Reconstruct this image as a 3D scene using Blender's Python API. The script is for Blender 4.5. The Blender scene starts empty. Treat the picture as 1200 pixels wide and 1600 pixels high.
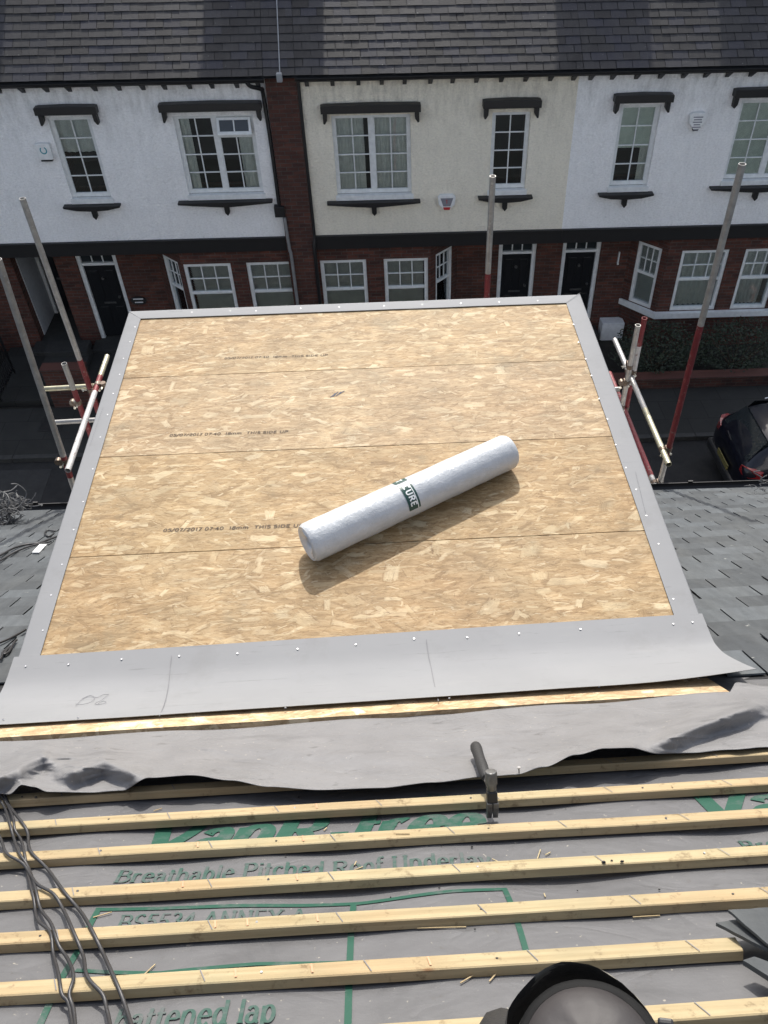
import bpy, bmesh, math, random
from math import sin, cos, tan, radians, pi, sqrt, atan2
from mathutils import Vector, Matrix, noise as mnoise
random.seed(7)
S = bpy.context.scene
C = S.collection

# ------------------------------------------------------------------ camera
FPX, TH, RO = 1300.0, radians(44.5), radians(3.37)
Fd = Vector((0, cos(TH), -sin(TH)))
R0 = Vector((1, 0, 0)); U0 = Vector((0, sin(TH), cos(TH)))
Rd = cos(RO)*R0 - sin(RO)*U0
Ud = sin(RO)*R0 + cos(RO)*U0
cam_d = bpy.data.cameras.new('camera'); cam = bpy.data.objects.new('camera', cam_d); C.objects.link(cam)
cam_d.sensor_fit = 'HORIZONTAL'; cam_d.sensor_width = 36; cam_d.lens = 36*FPX/1200
cam_d.clip_start = 0.05; cam_d.clip_end = 600
M = Matrix.Identity(4)
for i in range(3):
    M[i][0] = Rd[i]; M[i][1] = Ud[i]; M[i][2] = -Fd[i]
cam.matrix_world = M
S.camera = cam
S.render.resolution_x, S.render.resolution_y = 768, 1024

# ------------------------------------------------------------------ light
SUN_EL, SUN_AZ = 44.0, 3.0          # from beyond the houses opposite (+y), a little to the right
w = bpy.data.worlds.new('World'); S.world = w; w.use_nodes = True
nt = w.node_tree; bg = nt.nodes['Background']
sky = nt.nodes.new('ShaderNodeTexSky'); sky.sky_type = 'NISHITA'; sky.sun_disc = False
sky.sun_elevation = radians(SUN_EL); sky.sun_rotation = radians(SUN_AZ)
sky.air_density = 1.0; sky.dust_density = 3.0; sky.ozone_density = 1.0
hsv = nt.nodes.new('ShaderNodeHueSaturation'); hsv.inputs['Saturation'].default_value = .62; nt.links.new(sky.outputs[0], hsv.inputs['Color']); nt.links.new(hsv.outputs[0], bg.inputs[0]); bg.inputs[1].default_value = 0.15
sd = bpy.data.lights.new('sun', 'SUN'); sd.energy = 2.7; sd.angle = radians(0.6); sd.color = (1, .955, .88)
so = bpy.data.objects.new('sun', sd); C.objects.link(so)
sdir = Vector((sin(radians(SUN_AZ))*cos(radians(SUN_EL)), cos(radians(SUN_AZ))*cos(radians(SUN_EL)), sin(radians(SUN_EL))))
so.rotation_euler = sdir.to_track_quat('Z', 'Y').to_euler(); so.location = (0, 30, 30)
S.view_settings.view_transform = 'Standard'; S.view_settings.look = 'None'
S.view_settings.exposure = 0.70; S.view_settings.gamma = 1

# ------------------------------------------------------------------ geometry helpers
def ray(px, py): return Fd + (px-600)/FPX*Rd + (800-py)/FPX*Ud
HD = -2.37                                     # level of the flat deck under the lens
def onz(px, py, z=HD): d = ray(px, py); return d*(z/d.z)
def ony(px, py, Y=16.0): d = ray(px, py); return d*(Y/d.y)
PHI = radians(35); HY = 1.62
NS = Vector((0, sin(PHI), cos(PHI))); US = Vector((0, -cos(PHI), sin(PHI)))
def SP(x, s, off=0.0): return Vector((x, HY, HD)) + US*s + NS*off
def slope(px, py, off=0.0):
    d = ray(px, py); p0 = SP(0, 0, off); return d*(p0.dot(NS)/d.dot(NS))
def s_of(p): return (p-Vector((0, HY, HD))).dot(US)
SHR = 0.034
def FA(px, py, Y=16.0):                        # facade coordinates: x and height corrected for the hill
    p = ony(px, py, Y); return p.x, p.z+SHR*p.x
def hill(v): return Vector((v[0], v[1], v[2]-SHR*v[0]))

def root_loc(p):
    v = Vector((0, 0, 0))
    while p: v += Vector(p.location); p = p.parent
    return v
def empty(name, loc, label=None, cat=None, group=None):
    o = bpy.data.objects.new(name, None); C.objects.link(o); o.location = loc; o.empty_display_size = .1
    return tag(o, label, cat, group)
def tag(o, label=None, cat=None, group=None, kind=None):
    if label: o['label'] = label
    if cat: o['category'] = cat
    if group: o['group'] = group
    if kind: o['kind'] = kind
    return o

class MB:
    def __init__(s, f=None): s.v = []; s.f = []; s.m = []; s.fn = f; s.mi = 0
    def add(s, vs, fs):
        b = len(s.v)
        for p in vs:
            p = Vector(p); s.v.append(s.fn(p) if s.fn else p)
        for q in fs: s.f.append([b+i for i in q]); s.m.append(s.mi)
        return s
    def box(s, x0, x1, y0, y1, z0, z1):
        vs = [(x, y, z) for z in (z0, z1) for y in (y0, y1) for x in (x0, x1)]
        return s.add(vs, [(0, 2, 3, 1), (4, 5, 7, 6), (0, 1, 5, 4), (2, 6, 7, 3), (0, 4, 6, 2), (1, 3, 7, 5)])
    def hexa(s, a, b):                         # two quads (bottom, top), same winding seen from above
        return s.add(list(a)+list(b), [(3, 2, 1, 0), (4, 5, 6, 7), (0, 1, 5, 4), (1, 2, 6, 5), (2, 3, 7, 6), (3, 0, 4, 7)])
    def beam(s, a, b, w, h, up=Vector((0, 0, 1))):
        a = Vector(a); b = Vector(b); d = (b-a).normalized(); sd = d.cross(Vector(up)).normalized(); u = sd.cross(d)
        q = lambda p: [p-sd*w/2-u*h/2, p+sd*w/2-u*h/2, p+sd*w/2+u*h/2, p-sd*w/2+u*h/2]
        return s.add(q(a)+q(b), [(0, 1, 2, 3), (7, 6, 5, 4), (0, 4, 5, 1), (1, 5, 6, 2), (2, 6, 7, 3), (3, 7, 4, 0)])
    def prism(s, poly, y0, y1):                # poly in x,z
        n = len(poly); vs = [(x, y0, z) for x, z in poly]+[(x, y1, z) for x, z in poly]
        return s.add(vs, [tuple(range(n)), tuple(range(2*n-1, n-1, -1))]+[(i, i+n, (i+1) % n+n, (i+1) % n) for i in range(n)])
    def tube(s, path, r, n=12, cap=True, ri=None):
        path = [Vector(p) for p in path]; rs = r if isinstance(r, (list, tuple)) else [r]*len(path)
        b0 = []; prev = None
        for i, p in enumerate(path):
            d = (path[min(i+1, len(path)-1)]-path[max(i-1, 0)]).normalized()
            if prev is None:
                a = d.orthogonal().normalized()
            else:
                a = (prev - d*prev.dot(d)).normalized()
            prev = a; c = d.cross(a)
            b0.append([p+(a*cos(2*pi*k/n)+c*sin(2*pi*k/n))*rs[i] for k in range(n)])
        vs = [q for ring in b0 for q in ring]; fs = []
        for i in range(len(path)-1):
            for k in range(n):
                fs.append((i*n+k, i*n+(k+1) % n, (i+1)*n+(k+1) % n, (i+1)*n+k))
        m = len(path)-1
        if ri:                                  # an open pipe: rim and bore at both ends
            for e, sg in ((0, 1), (m, -1)):
                dd = ((path[1]-path[0]) if e == 0 else (path[m-1]-path[m])).normalized()
                base = len(vs)
                for k in range(n): vs.append(path[e]+(b0[e][k]-path[e])*(ri/rs[e]))
                for k in range(n): vs.append(path[e]+(b0[e][k]-path[e])*(ri/rs[e])+dd*.25)
                for k in range(n):
                    k2 = (k+1) % n
                    q1 = (e*n+k, base+k, base+k2, e*n+k2); q2 = (base+k, base+n+k, base+n+k2, base+k2)
                    fs += [q1, q2] if e == 0 else [q1[::-1], q2[::-1]]
                q = tuple(base+n+k for k in range(n)); fs.append(q if e else q[::-1])
        elif cap:
            fs.append(tuple(range(n))[::-1]); fs.append(tuple(m*n+k for k in range(n)))
        return s.add(vs, fs)
    def disc(s, c, nrm, r, n=16):
        c = Vector(c); nrm = Vector(nrm).normalized(); a = nrm.orthogonal().normalized(); b = nrm.cross(a)
        return s.add([c+(a*cos(2*pi*k/n)+b*sin(2*pi*k/n))*r for k in range(n)], [tuple(range(n))])
    def build(s, name, mat, parent=None, smooth=False, bevel=0, seg=2, auto=None, sub=0):
        me = bpy.data.meshes.new(name)
        if parent is None:
            xs = [v.x for v in s.v]; ys = [v.y for v in s.v]; zs = [v.z for v in s.v]
            o0 = Vector(((min(xs)+max(xs))/2, (min(ys)+max(ys))/2, min(zs)))
        else: o0 = root_loc(parent)
        me.from_pydata([tuple(v-o0) for v in s.v], [], s.f)
        mats = mat if isinstance(mat, (list, tuple)) else [mat]
        for m in mats: me.materials.append(m)
        if len(mats) > 1:
            for p, i in zip(me.polygons, s.m): p.material_index = i
        me.update()
        bm = bmesh.new(); bm.from_mesh(me); bmesh.ops.recalc_face_normals(bm, faces=bm.faces) if smooth != 'keep' else None
        bm.to_mesh(me); bm.free()
        ob = bpy.data.objects.new(name, me); C.objects.link(ob)
        if parent is None: ob.location = o0
        else: ob.parent = parent
        if smooth:
            for p in me.polygons: p.use_smooth = True
        if auto:
            me.set_sharp_from_angle(angle=radians(auto))
        if bevel:
            b = ob.modifiers.new('bevel', 'BEVEL'); b.width = bevel; b.segments = seg; b.limit_method = 'ANGLE'; b.angle_limit = radians(40)
        if sub:
            b = ob.modifiers.new('sub', 'SUBSURF'); b.levels = sub; b.render_levels = sub
        return ob
def grid(mb, nu, nv, fn, flip=False):
    vs = [fn(i/nu, j/nv) for j in range(nv+1) for i in range(nu+1)]
    fs = [(j*(nu+1)+i, j*(nu+1)+i+1, (j+1)*(nu+1)+i+1, (j+1)*(nu+1)+i) for j in range(nv) for i in range(nu)]
    return mb.add(vs, fs)
def smoothpath(pts, n=6):
    pts = [Vector(p) for p in pts]; out = []
    for i in range(len(pts)-1):
        p0 = pts[max(i-1, 0)]; p1 = pts[i]; p2 = pts[i+1]; p3 = pts[min(i+2, len(pts)-1)]
        for k in range(n):
            t = k/n
            out.append(.5*((2*p1)+(p2-p0)*t+(2*p0-5*p1+4*p2-p3)*t*t+(3*p1-p0-3*p2+p3)*t**3))
    out.append(pts[-1]); return out
def lerpt(tab, x):
    if x <= tab[0][0]: return tab[0][1]
    for (a, b), (c, d) in zip(tab, tab[1:]):
        if x <= c:
            t = (x-a)/(c-a); t = t*t*(3-2*t); return b+(d-b)*t
    return tab[-1][1]

# ------------------------------------------------------------------ materials
class NT:
    def __init__(s, name):
        s.m = bpy.data.materials.new(name); s.m.use_nodes = True; s.t = s.m.node_tree; s.b = s.t.nodes['Principled BSDF']
        s.geo = None
    def n(s, typ, **k):
        x = s.t.nodes.new('ShaderNode'+typ)
        for a, b in k.items(): setattr(x, a, b)
        return x
    def l(s, a, b): s.t.links.new(a, b)
    def set(s, node, key, val):
        if isinstance(val, bpy.types.NodeSocket): s.l(val, node.inputs[key])
        else: node.inputs[key].default_value = val
    def pos(s):
        if not s.geo: s.geo = s.n('NewGeometry')
        return s.geo.outputs['Position']
    def math(s, op, a, b=None, c=None, clamp=False):
        x = s.n('Math', operation=op); x.use_clamp = clamp; s.set(x, 0, a)
        if b is not None: s.set(x, 1, b)
        if c is not None: s.set(x, 2, c)
        return x.outputs[0]
    def vmath(s, op, a, b=None):
        x = s.n('VectorMath', operation=op); s.set(x, 0, a)
        if b is not None: s.set(x, 3 if op == 'SCALE' else 1, b)
        return x.outputs[0]
    def noise(s, vec, scale, detail=4, rough=.55, out='Fac', dist=0):
        x = s.n('TexNoise'); s.set(x, 'Vector', vec); s.set(x, 'Scale', scale); s.set(x, 'Detail', detail); s.set(x, 'Roughness', rough); s.set(x, 'Distortion', dist)
        return x.outputs[out]
    def ramp(s, fac, *st):
        x = s.n('ValToRGB'); s.l(fac, x.inputs[0]); e = x.color_ramp.elements
        while len(e) < len(st): e.new(.5)
        for q, (p, c) in zip(e, st):
            q.position = p; q.color = (c, c, c, 1) if isinstance(c, (int, float)) else tuple(c)+(1,)
        return x.outputs[0]
    def mix(s, fac, a, b, mode='MIX'):
        x = s.n('Mix', data_type='RGBA', blend_type=mode)
        s.set(x, 0, fac)
        for k, v in ((6, a), (7, b)):
            if isinstance(v, tuple) and len(v) == 3: v = v+(1,)
            s.set(x, k, v)
        return x.outputs[2]
    def scale(s, vec, v):
        x = s.n('Mapping'); s.l(vec, x.inputs[0]); x.inputs['Scale'].default_value = v; return x.outputs[0]
    def bump(s, h, strength=.3, dist=.01, normal=None):
        x = s.n('Bump'); s.set(x, 'Strength', strength); s.set(x, 'Distance', dist); s.l(h, x.inputs['Height'])
        if normal: s.l(normal, x.inputs['Normal'])
        s.l(x.outputs[0], s.b.inputs['Normal']); return x.outputs[0]
    def col(s, c): s.set(s.b, 'Base Color', c if not (isinstance(c, tuple) and len(c) == 3) else c+(1,))
    def rgh(s, r): s.set(s.b, 'Roughness', r)
    def comb(s, x, y, z=0.0):
        q = s.n('CombineXYZ'); s.set(q, 0, x); s.set(q, 1, y); s.set(q, 2, z); return q.outputs[0]
    def sep(s, v):
        q = s.n('SeparateXYZ'); s.l(v, q.inputs[0]); return q.outputs

def mottled(name, c1, c2, scale=6, rough=.7, bump=.2, bscale=None, bdist=.005, metal=0, spec=None, detail=6):
    m = NT(name); f = m.noise(m.pos(), scale, detail, .6)
    m.col(m.ramp(f, (.3, c1), (.7, c2))); m.b.inputs['Metallic'].default_value = metal
    r = m.noise(m.pos(), scale*2.3, 3); m.rgh(m.math('MULTIPLY_ADD', r, .25, rough-.12))
    if spec is not None: m.b.inputs['Specular IOR Level'].default_value = spec
    if bump: m.bump(m.noise(m.pos(), bscale or scale*5, 5), bump, bdist)
    return m.m

def make_osb(name, shift=0.0, light=.69, sat=.97):
    m = NT(name); P = m.pos()
    # fine strands everywhere: long thin fibres, gently bent
    warp = m.vmath('SCALE', m.noise(P, 5, 3, out='Color'), .10)
    Pw = m.vmath('ADD', P, warp)
    base = m.noise(m.scale(Pw, (16, 75, 75)), 1.0, 7, .68)
    col = m.ramp(base, (.22, (.20, .115, .045)), (.42, (.46, .31, .145)), (.60, (.62, .45, .24)), (.8, (.78, .62, .38)))
    height = m.math('MULTIPLY', base, .6)
    layers = [(13, .55, .12, 1, 1.0), (10, .50, .10, 2, 1.0), (21, .55, .11, 3, 1.0), (8.5, .50, .10, 4, .8), (27, .50, .10, 5, .9), (12, .46, .14, 6, .6), (7.5, .40, .13, 7, .45), (13, .42, .13, 9, .40)]
    for (sc, a, b, k, dens) in layers:
        wr = m.noise(m.vmath('ADD', P, (k*1.3, 0, 0)), 11, 3, out='Color')
        Pv = m.vmath('ADD', P, m.vmath('SCALE', wr, .035))
        v = m.n('TexVoronoi', voronoi_dimensions='2D', feature='F1'); v.inputs['Scale'].default_value = sc
        mp = m.n('Mapping'); m.l(Pv, mp.inputs[0]); mp.inputs['Location'].default_value = (k*3.71+shift, k*1.93-shift, 0)
        mp.inputs['Scale'].default_value = (.75, 1.3, 1); mp.inputs['Rotation'].default_value = (0, 0, (k % 5-2)*.09)
        m.l(mp.outputs[0], v.inputs['Vector'])
        loc = m.vmath('SUBTRACT', mp.outputs[0], v.outputs['Position'])
        rc = m.sep(v.outputs['Color']); lx, ly, _ = m.sep(loc)
        t = m.math('MULTIPLY_ADD', rc[0], 2, -1)
        ang = m.math('MULTIPLY', m.math('MULTIPLY', t, m.math('ABSOLUTE', t)), 1.0 if k % 3 and k < 7 else 1.7)
        ca = m.math('COSINE', ang); sa = m.math('SINE', ang)
        rx = m.math('ADD', m.math('MULTIPLY', lx, ca), m.math('MULTIPLY', ly, sa))
        ry = m.math('SUBTRACT', m.math('MULTIPLY', ly, ca), m.math('MULTIPLY', lx, sa))
        rx = m.math('MULTIPLY', rx, sc); ry = m.math('MULTIPLY', ry, sc)
        g = m.noise(m.comb(m.math('ADD', m.math('MULTIPLY', rx, 1.8), m.math('MULTIPLY', rc[1], 60)), m.math('MULTIPLY', ry, 26), rc[2]), 1.0, 4, .65)
        jag = m.math('MULTIPLY_ADD', g, .5, -.25)
        wx = m.math('MULTIPLY_ADD', rc[1], a*.7, a*.35); wy = m.math('MULTIPLY_ADD', rc[2], b*1.3, b*.3)
        ex = m.math('SUBTRACT', wx, m.math('ADD', m.math('ABSOLUTE', rx), jag)); ey = m.math('SUBTRACT', wy, m.math('ADD', m.math('ABSOLUTE', ry), m.math('MULTIPLY', jag, .22)))
        e = m.math('MINIMUM', ex, ey)
        mask = m.math('MULTIPLY', e, 22, clamp=True)
        if dens < 1: 
            on = m.math('LESS_THAN', m.math('FRACT', m.math('MULTIPLY', rc[0], 9.7)), dens); mask = m.math('MULTIPLY', mask, on)
        tone = m.math('ADD', m.math('MULTIPLY', m.math('FRACT', m.math('MULTIPLY', rc[1], 7.3)), .50), m.math('MULTIPLY', g, .55))
        fc = m.ramp(tone, (.16, (.27, .165, .072)), (.38, (.44, .30, .145)), (.62, (.62, .46, .25)), (.88, (.92, .78, .52))) if k < 7 else m.ramp(tone, (.2, (.42, .28, .135)), (.5, (.66, .51, .29)), (.9, (.90, .76, .50)))
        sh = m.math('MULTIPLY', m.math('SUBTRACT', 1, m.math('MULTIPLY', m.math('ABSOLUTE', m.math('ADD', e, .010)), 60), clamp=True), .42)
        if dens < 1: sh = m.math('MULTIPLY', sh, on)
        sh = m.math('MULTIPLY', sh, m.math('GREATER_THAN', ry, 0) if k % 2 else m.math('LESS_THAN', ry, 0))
        col = m.mix(sh, col, (.17, .09, .04))  # thin shadow line beside each flake, painted into the colour
        col = m.mix(m.math('MULTIPLY', mask, .82 if k < 9 else .9), col, fc)
        height = m.math('ADD', height, m.math('MULTIPLY', mask, .5))
    wrm = m.noise(P, .9, 4, .6); col = m.mix(m.ramp(wrm, (.35, 0), (.7, .75)), col, m.mix(1.0, col, (.80, .70, .62), 'MULTIPLY'))
    col = m.mix(.8, col, m.ramp(m.noise(m.scale(P, (7, 12, 9)), 1, 4, .6), (.32, .74), (.68, 1.16)), 'MULTIPLY')
    d = m.ramp(m.noise(P, 2.6, 5, .6), (.5, 0), (.72, 1)); col = m.mix(m.math('MULTIPLY', d, .22), col, (.36, .29, .18))
    d2 = m.ramp(m.noise(m.vmath('ADD', P, (5, 3, 0)), 4.5, 5, .65), (.56, 0), (.72, 1)); col = m.mix(m.math('MULTIPLY', d2, .34), col, (.27, .26, .18))
    spk = m.ramp(m.noise(m.scale(Pw, (34, 130, 100)), 1, 4, .72), (.60, 0), (.70, 1)); col = m.mix(m.math('MULTIPLY', spk, .7), col, (.14, .075, .032))
    spl = m.ramp(m.noise(m.scale(m.vmath('ADD', Pw, (3, 3, 0)), (20, 120, 100)), 1, 3, .6), (.64, 0), (.70, 1)); col = m.mix(m.math('MULTIPLY', spl, .5), col, (.82, .70, .48))
    hl = m.math('ABSOLUTE', m.math('SUBTRACT', m.noise(m.scale(Pw, (16, 60, 60)), 1, 4, .6), .47)); hl = m.math('SUBTRACT', 1, m.math('MULTIPLY', hl, 70), clamp=True); hg = m.ramp(m.noise(P, 30, 2), (.5, 0), (.6, 1)); col = m.mix(m.math('MULTIPLY', m.math('MULTIPLY', hl, hg), .6), col, (.13, .07, .03))
    hs = m.n('HueSaturation'); hs.inputs['Saturation'].default_value = sat; hs.inputs['Value'].default_value = light; m.l(col, hs.inputs['Color'])
    m.col(hs.outputs[0]); m.rgh(.62); m.b.inputs['Specular IOR Level'].default_value = .25
    m.bump(height, .4, .0014)
    return m.m

def make_membrane(name, c=(.118, .117, .119)):
    m = NT(name); P = m.pos()
    f = m.noise(P, 7, 6, .6); f2 = m.noise(m.scale(P, (2.5, 9, 9)), 1.6, 5, .65)
    col = m.ramp(f, (.3, tuple(x*.90 for x in c)), (.7, tuple(x*1.08 for x in c)))
    sm = m.ramp(f2, (.53, 0), (.70, 1)); col = m.mix(m.math('MULTIPLY', sm, .5), col, tuple(x*.62 for x in c))
    sp = m.ramp(m.noise(P, 42, 3, .7), (.66, 0), (.73, 1)); col = m.mix(m.math('MULTIPLY', sp, .55), col, (.10, .095, .09))
    bl = m.ramp(m.noise(m.scale(m.vmath('ADD', P, (2, 7, 0)), (10, 20, 20)), 1.4, 3, .6), (.66, 0), (.72, 1)); col = m.mix(m.math('MULTIPLY', bl, .45), col, (.07, .068, .066))
    du = m.ramp(m.noise(m.vmath('ADD', P, (9, 1, 0)), 90, 2), (.70, 0), (.76, 1)); col = m.mix(m.math('MULTIPLY', du, .4), col, (.5, .45, .36))
    m.col(col); m.rgh(.55); m.b.inputs['Specular IOR Level'].default_value = .25
    a = m.noise(P, 260, 2); b = m.noise(m.scale(P, (6, 13, 13)), 1, 5, .6)
    cr = m.math('ABSOLUTE', m.math('SUBTRACT', m.noise(m.scale(P, (5, 8, 8)), 1.1, 2, .5, dist=1.2), .5)); cr = m.math('MULTIPLY', m.math('MINIMUM', m.math('MULTIPLY', cr, 9), 1.0), .28)
    m.bump(m.math('ADD', cr, m.math('ADD', m.math('MULTIPLY', a, .06), b)), .5, .012)
    return m.m

def make_batten(name):
    m = NT(name); P = m.pos()
    g = m.noise(m.scale(P, (3, 90, 90)), 1, 6, .6); k = m.noise(m.scale(P, (5, 9, 9)), 1.5, 4)
    col = m.ramp(g, (.3, (.29, .225, .13)), (.62, (.40, .325, .205)))
    col = m.mix(m.math('MULTIPLY', m.ramp(k, (.45, 0), (.70, 1)) , .55), col, (.27, .235, .15))
    v = m.n('TexVoronoi', voronoi_dimensions='3D', feature='F1'); m.l(m.scale(P, (1, 2.2, 2.2)), v.inputs['Vector']); v.inputs['Scale'].default_value = 5
    kn = m.ramp(v.outputs['Distance'], (.03, 1), (.075, 0)); col = m.mix(m.math('MULTIPLY', kn, .75), col, (.20, .10, .045))
    dk = m.ramp(m.noise(P, 30, 4, .7), (.58, 0), (.70, 1)); col = m.mix(m.math('MULTIPLY', dk, .65), col, (.13, .09, .05))
    gm = m.ramp(m.noise(m.scale(P, (1.6, 3, 3)), 1.3, 3), (.4, (1, .93, .86)), (.6, (1, 1.02, .98))); col = m.mix(1.0, col, gm, 'MULTIPLY')
    m.col(col); m.rgh(.7); m.b.inputs['Specular IOR Level'].default_value = .2
    m.bump(m.math('ADD', g, m.math('MULTIPLY', m.noise(P, 120, 3), .5)), .5, .002)
    return m.m

def make_slate(name, c1, c2, blue, spots=False, grey=(.2, .2, .2)):
    m = NT(name); P = m.pos(); r = m.n('NewGeometry').outputs['Random Per Island']
    col = m.ramp(r, (0, c1), (.55, c2), (.9, blue), (1.0, tuple(x*1.35 for x in c2)))
    st = m.noise(m.scale(P, (3, 1.2, 1.2)), 1.3, 5, .6)
    col = m.mix(m.math('MULTIPLY', m.ramp(st, (.45, 0), (.7, 1)), .5), col, grey)
    fl = m.noise(m.scale(P, (20, 5, 5)), 1.6, 5, .65); col = m.mix(.5, col, m.ramp(fl, (.3, .55), (.7, 1.35)), 'MULTIPLY')
    if spots:
        s = m.ramp(m.noise(m.scale(P, (1, 1.6, 1.6)), 13, 4, .7), (.69, 0), (.72, 1)); col = m.mix(m.math('MULTIPLY', s, .55), col, (.42, .42, .38))
    m.col(col); m.rgh(m.math('MULTIPLY_ADD', fl, .25, .45)); m.b.inputs['Specular IOR Level'].default_value = .3
    m.bump(m.noise(m.scale(P, (8, 16, 16)), 2.5, 6, .65), .5, .004)
    return m.m

def make_render(name, c, dirt):
    m = NT(name); P = m.pos(); x, y, z = m.sep(P)
    f = m.noise(P, 1.1, 5); col = m.ramp(f, (.3, tuple(q*.93 for q in c)), (.7, c))
    zz = m.math('MULTIPLY_ADD', x, SHR, z)
    up = m.math('MULTIPLY_ADD', zz, 1.0, 6.0, clamp=True)             # stains gather under the eaves
    rn = m.noise(m.scale(P, (7, 7, 2.0)), 1, 6, .7)
    dd = m.math('MULTIPLY', m.math('MULTIPLY', m.ramp(rn, (.44, 0), (.70, 1)), .62), m.math('MULTIPLY_ADD', up, .8, .2))
    col = m.mix(dd, col, dirt)
    pt = m.ramp(m.noise(P, 14, 3, .6), (.64, 0), (.70, 1)); col = m.mix(m.math('MULTIPLY', pt, .35), col, tuple(q*.6 for q in c))
    col = m.mix(.5, col, m.ramp(m.noise(m.scale(P, (1, 1, 1.5)), 22, 5, .7), (.3, .72), (.5, 1.0), (.72, 1.18)), 'MULTIPLY')  # fine tone grain in the colour imitates shading of the lumpy render
    m.col(col); m.rgh(.85)
    m.bump(m.noise(P, 16, 6, .62), 1.0, .035); return m.m

def make_brick(name, c1, c2, mortar):
    m = NT(name); x, y, z = m.sep(m.pos())
    nx, ny, nz = m.sep(m.geo.outputs['True Normal'])
    vec = m.comb(m.math('SUBTRACT', m.math('MULTIPLY', y, nx), m.math('MULTIPLY', x, ny)), m.math('MULTIPLY_ADD', x, SHR, z))
    b = m.n('TexBrick'); m.l(vec, b.inputs['Vector']); b.inputs['Scale'].default_value = 1
    b.inputs['Brick Width'].default_value = .225; b.inputs['Row Height'].default_value = .075; b.inputs['Mortar Size'].default_value = .007
    b.inputs['Mortar Smooth'].default_value = .3
    b.inputs['Color1'].default_value = c1+(1,); b.inputs['Color2'].default_value = c2+(1,); b.inputs['Mortar'].default_value = mortar+(1,)
    v = m.n('TexVoronoi', voronoi_dimensions='2D'); m.l(m.scale(vec, (4.44, 13.3, 1)), v.inputs['Vector']); v.inputs['Scale'].default_value = 1
    tint = m.ramp(m.sep(v.outputs['Color'])[0], (0, .65), (1, 1.35)); col = m.mix(.7, b.outputs['Color'], tint, 'MULTIPLY')
    d = m.noise(m.pos(), 1.4, 5); col = m.mix(.8, col, m.ramp(d, (.3, .7), (.7, 1.15)), 'MULTIPLY')
    m.col(col); m.rgh(.85); m.bump(m.math('SUBTRACT', m.noise(m.pos(), 60, 3), b.outputs['Fac']), .7, .008); return m.m

def make_glass(name):
    m = NT(name); t = m.t; t.nodes.remove(m.b)
    out = [n for n in t.nodes if n.type == 'OUTPUT_MATERIAL'][0]
    tr = m.n('BsdfTransparent'); tr.inputs[0].default_value = (.86, .89, .88, 1)
    gl = m.n('BsdfGlossy'); gl.inputs['Roughness'].default_value = .02; gl.inputs[0].default_value = (.9, .95, 1, 1)
    bp = m.n('Bump'); bp.inputs['Strength'].default_value = .08; bp.inputs['Distance'].default_value = .02
    m.l(m.noise(m.pos(), 2.2, 1), bp.inputs['Height']); m.l(bp.outputs[0], gl.inputs['Normal'])
    fr = m.n('Fresnel'); fr.inputs[0].default_value = 1.55
    mx = m.n('MixShader'); m.l(m.math('MULTIPLY_ADD', fr.outputs[0], 1.3, .03, clamp=True), mx.inputs[0]); m.l(tr.outputs[0], mx.inputs[1]); m.l(gl.outputs[0], mx.inputs[2])
    m.l(mx.outputs[0], out.inputs[0]); return m.m

def simple(name, c, rough=.6, metal=0, spec=.5, coat=0, bump=0, bs=50):
    m = NT(name); f = m.noise(m.pos(), 11, 4)
    m.col(m.ramp(f, (.3, tuple(x*.9 for x in c)), (.7, tuple(min(1, x*1.08) for x in c)))); m.rgh(rough)
    m.b.inputs['Metallic'].default_value = metal; m.b.inputs['Specular IOR Level'].default_value = spec
    m.b.inputs['Coat Weight'].default_value = coat
    if bump: m.bump(m.noise(m.pos(), bs, 4), bump, .004)
    return m.m

MAT = {}
MAT['osb'] = make_osb('osb_strand_board'); OSBS = [MAT['osb'], make_osb('osb_strand_board_b', 1.37, .67, .99), make_osb('osb_strand_board_c', 2.9, .70, .92), make_osb('osb_strand_board_d', 6.1, .69, .97)]; MAT['osb2'] = make_osb('osb_pale_board', 4.4, 1.0, .88)  # osb2 is a paler copy of the board, used for the upstand strip
def make_trim():
    m = NT('grey_trim'); P = m.pos(); f = m.noise(P, 2.2, 4)
    col = m.ramp(f, (.3, (.222, .225, .229)), (.7, (.250, .253, .257)))
    sc = m.ramp(m.noise(m.scale(P, (4, 60, 60)), 1.2, 5, .7), (.62, 0), (.70, 1)); col = m.mix(m.math('MULTIPLY', sc, .4), col, (.12, .12, .12))
    d = m.ramp(m.noise(P, 5, 6, .7), (.55, 0), (.78, 1)); col = m.mix(m.math('MULTIPLY', d, .30), col, (.145, .14, .13)); sm = m.ramp(m.noise(m.scale(P, (3, 14, 14)), 2.1, 5, .7), (.58, 0), (.66, 1)); col = m.mix(m.math('MULTIPLY', sm, .25), col, (.27, .27, .265))
    m.col(col); m.rgh(m.math('MULTIPLY_ADD', f, .15, .56)); m.b.inputs['Specular IOR Level'].default_value = .18; m.bump(m.noise(P, 3.5, 3), .12, .02); return m.m
MAT['trim'] = make_trim()
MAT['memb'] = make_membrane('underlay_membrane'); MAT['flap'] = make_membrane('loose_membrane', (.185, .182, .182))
def make_ink(name, c, lo, hi):
    m = NT(name); P = m.pos(); f = m.noise(m.scale(P, (14, 22, 22)), 1.6, 6, .7); g_ = m.noise(P, 2.2, 3)
    w_ = m.ramp(m.math('ADD', m.math('MULTIPLY', f, .6), m.math('MULTIPLY', g_, .4)), (lo, 1), (hi, .12)); m.col(m.mix(w_, (.115, .115, .117), c)); m.rgh(.55); m.b.inputs['Specular IOR Level'].default_value = .25; return m.m
MAT['ink'] = make_ink('green_print', (.018, .075, .050), .50, .66)
MAT['ink2'] = make_ink('faded_green_print', (.030, .078, .060), .42, .60)
MAT['batten'] = make_batten('batten_timber')
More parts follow.
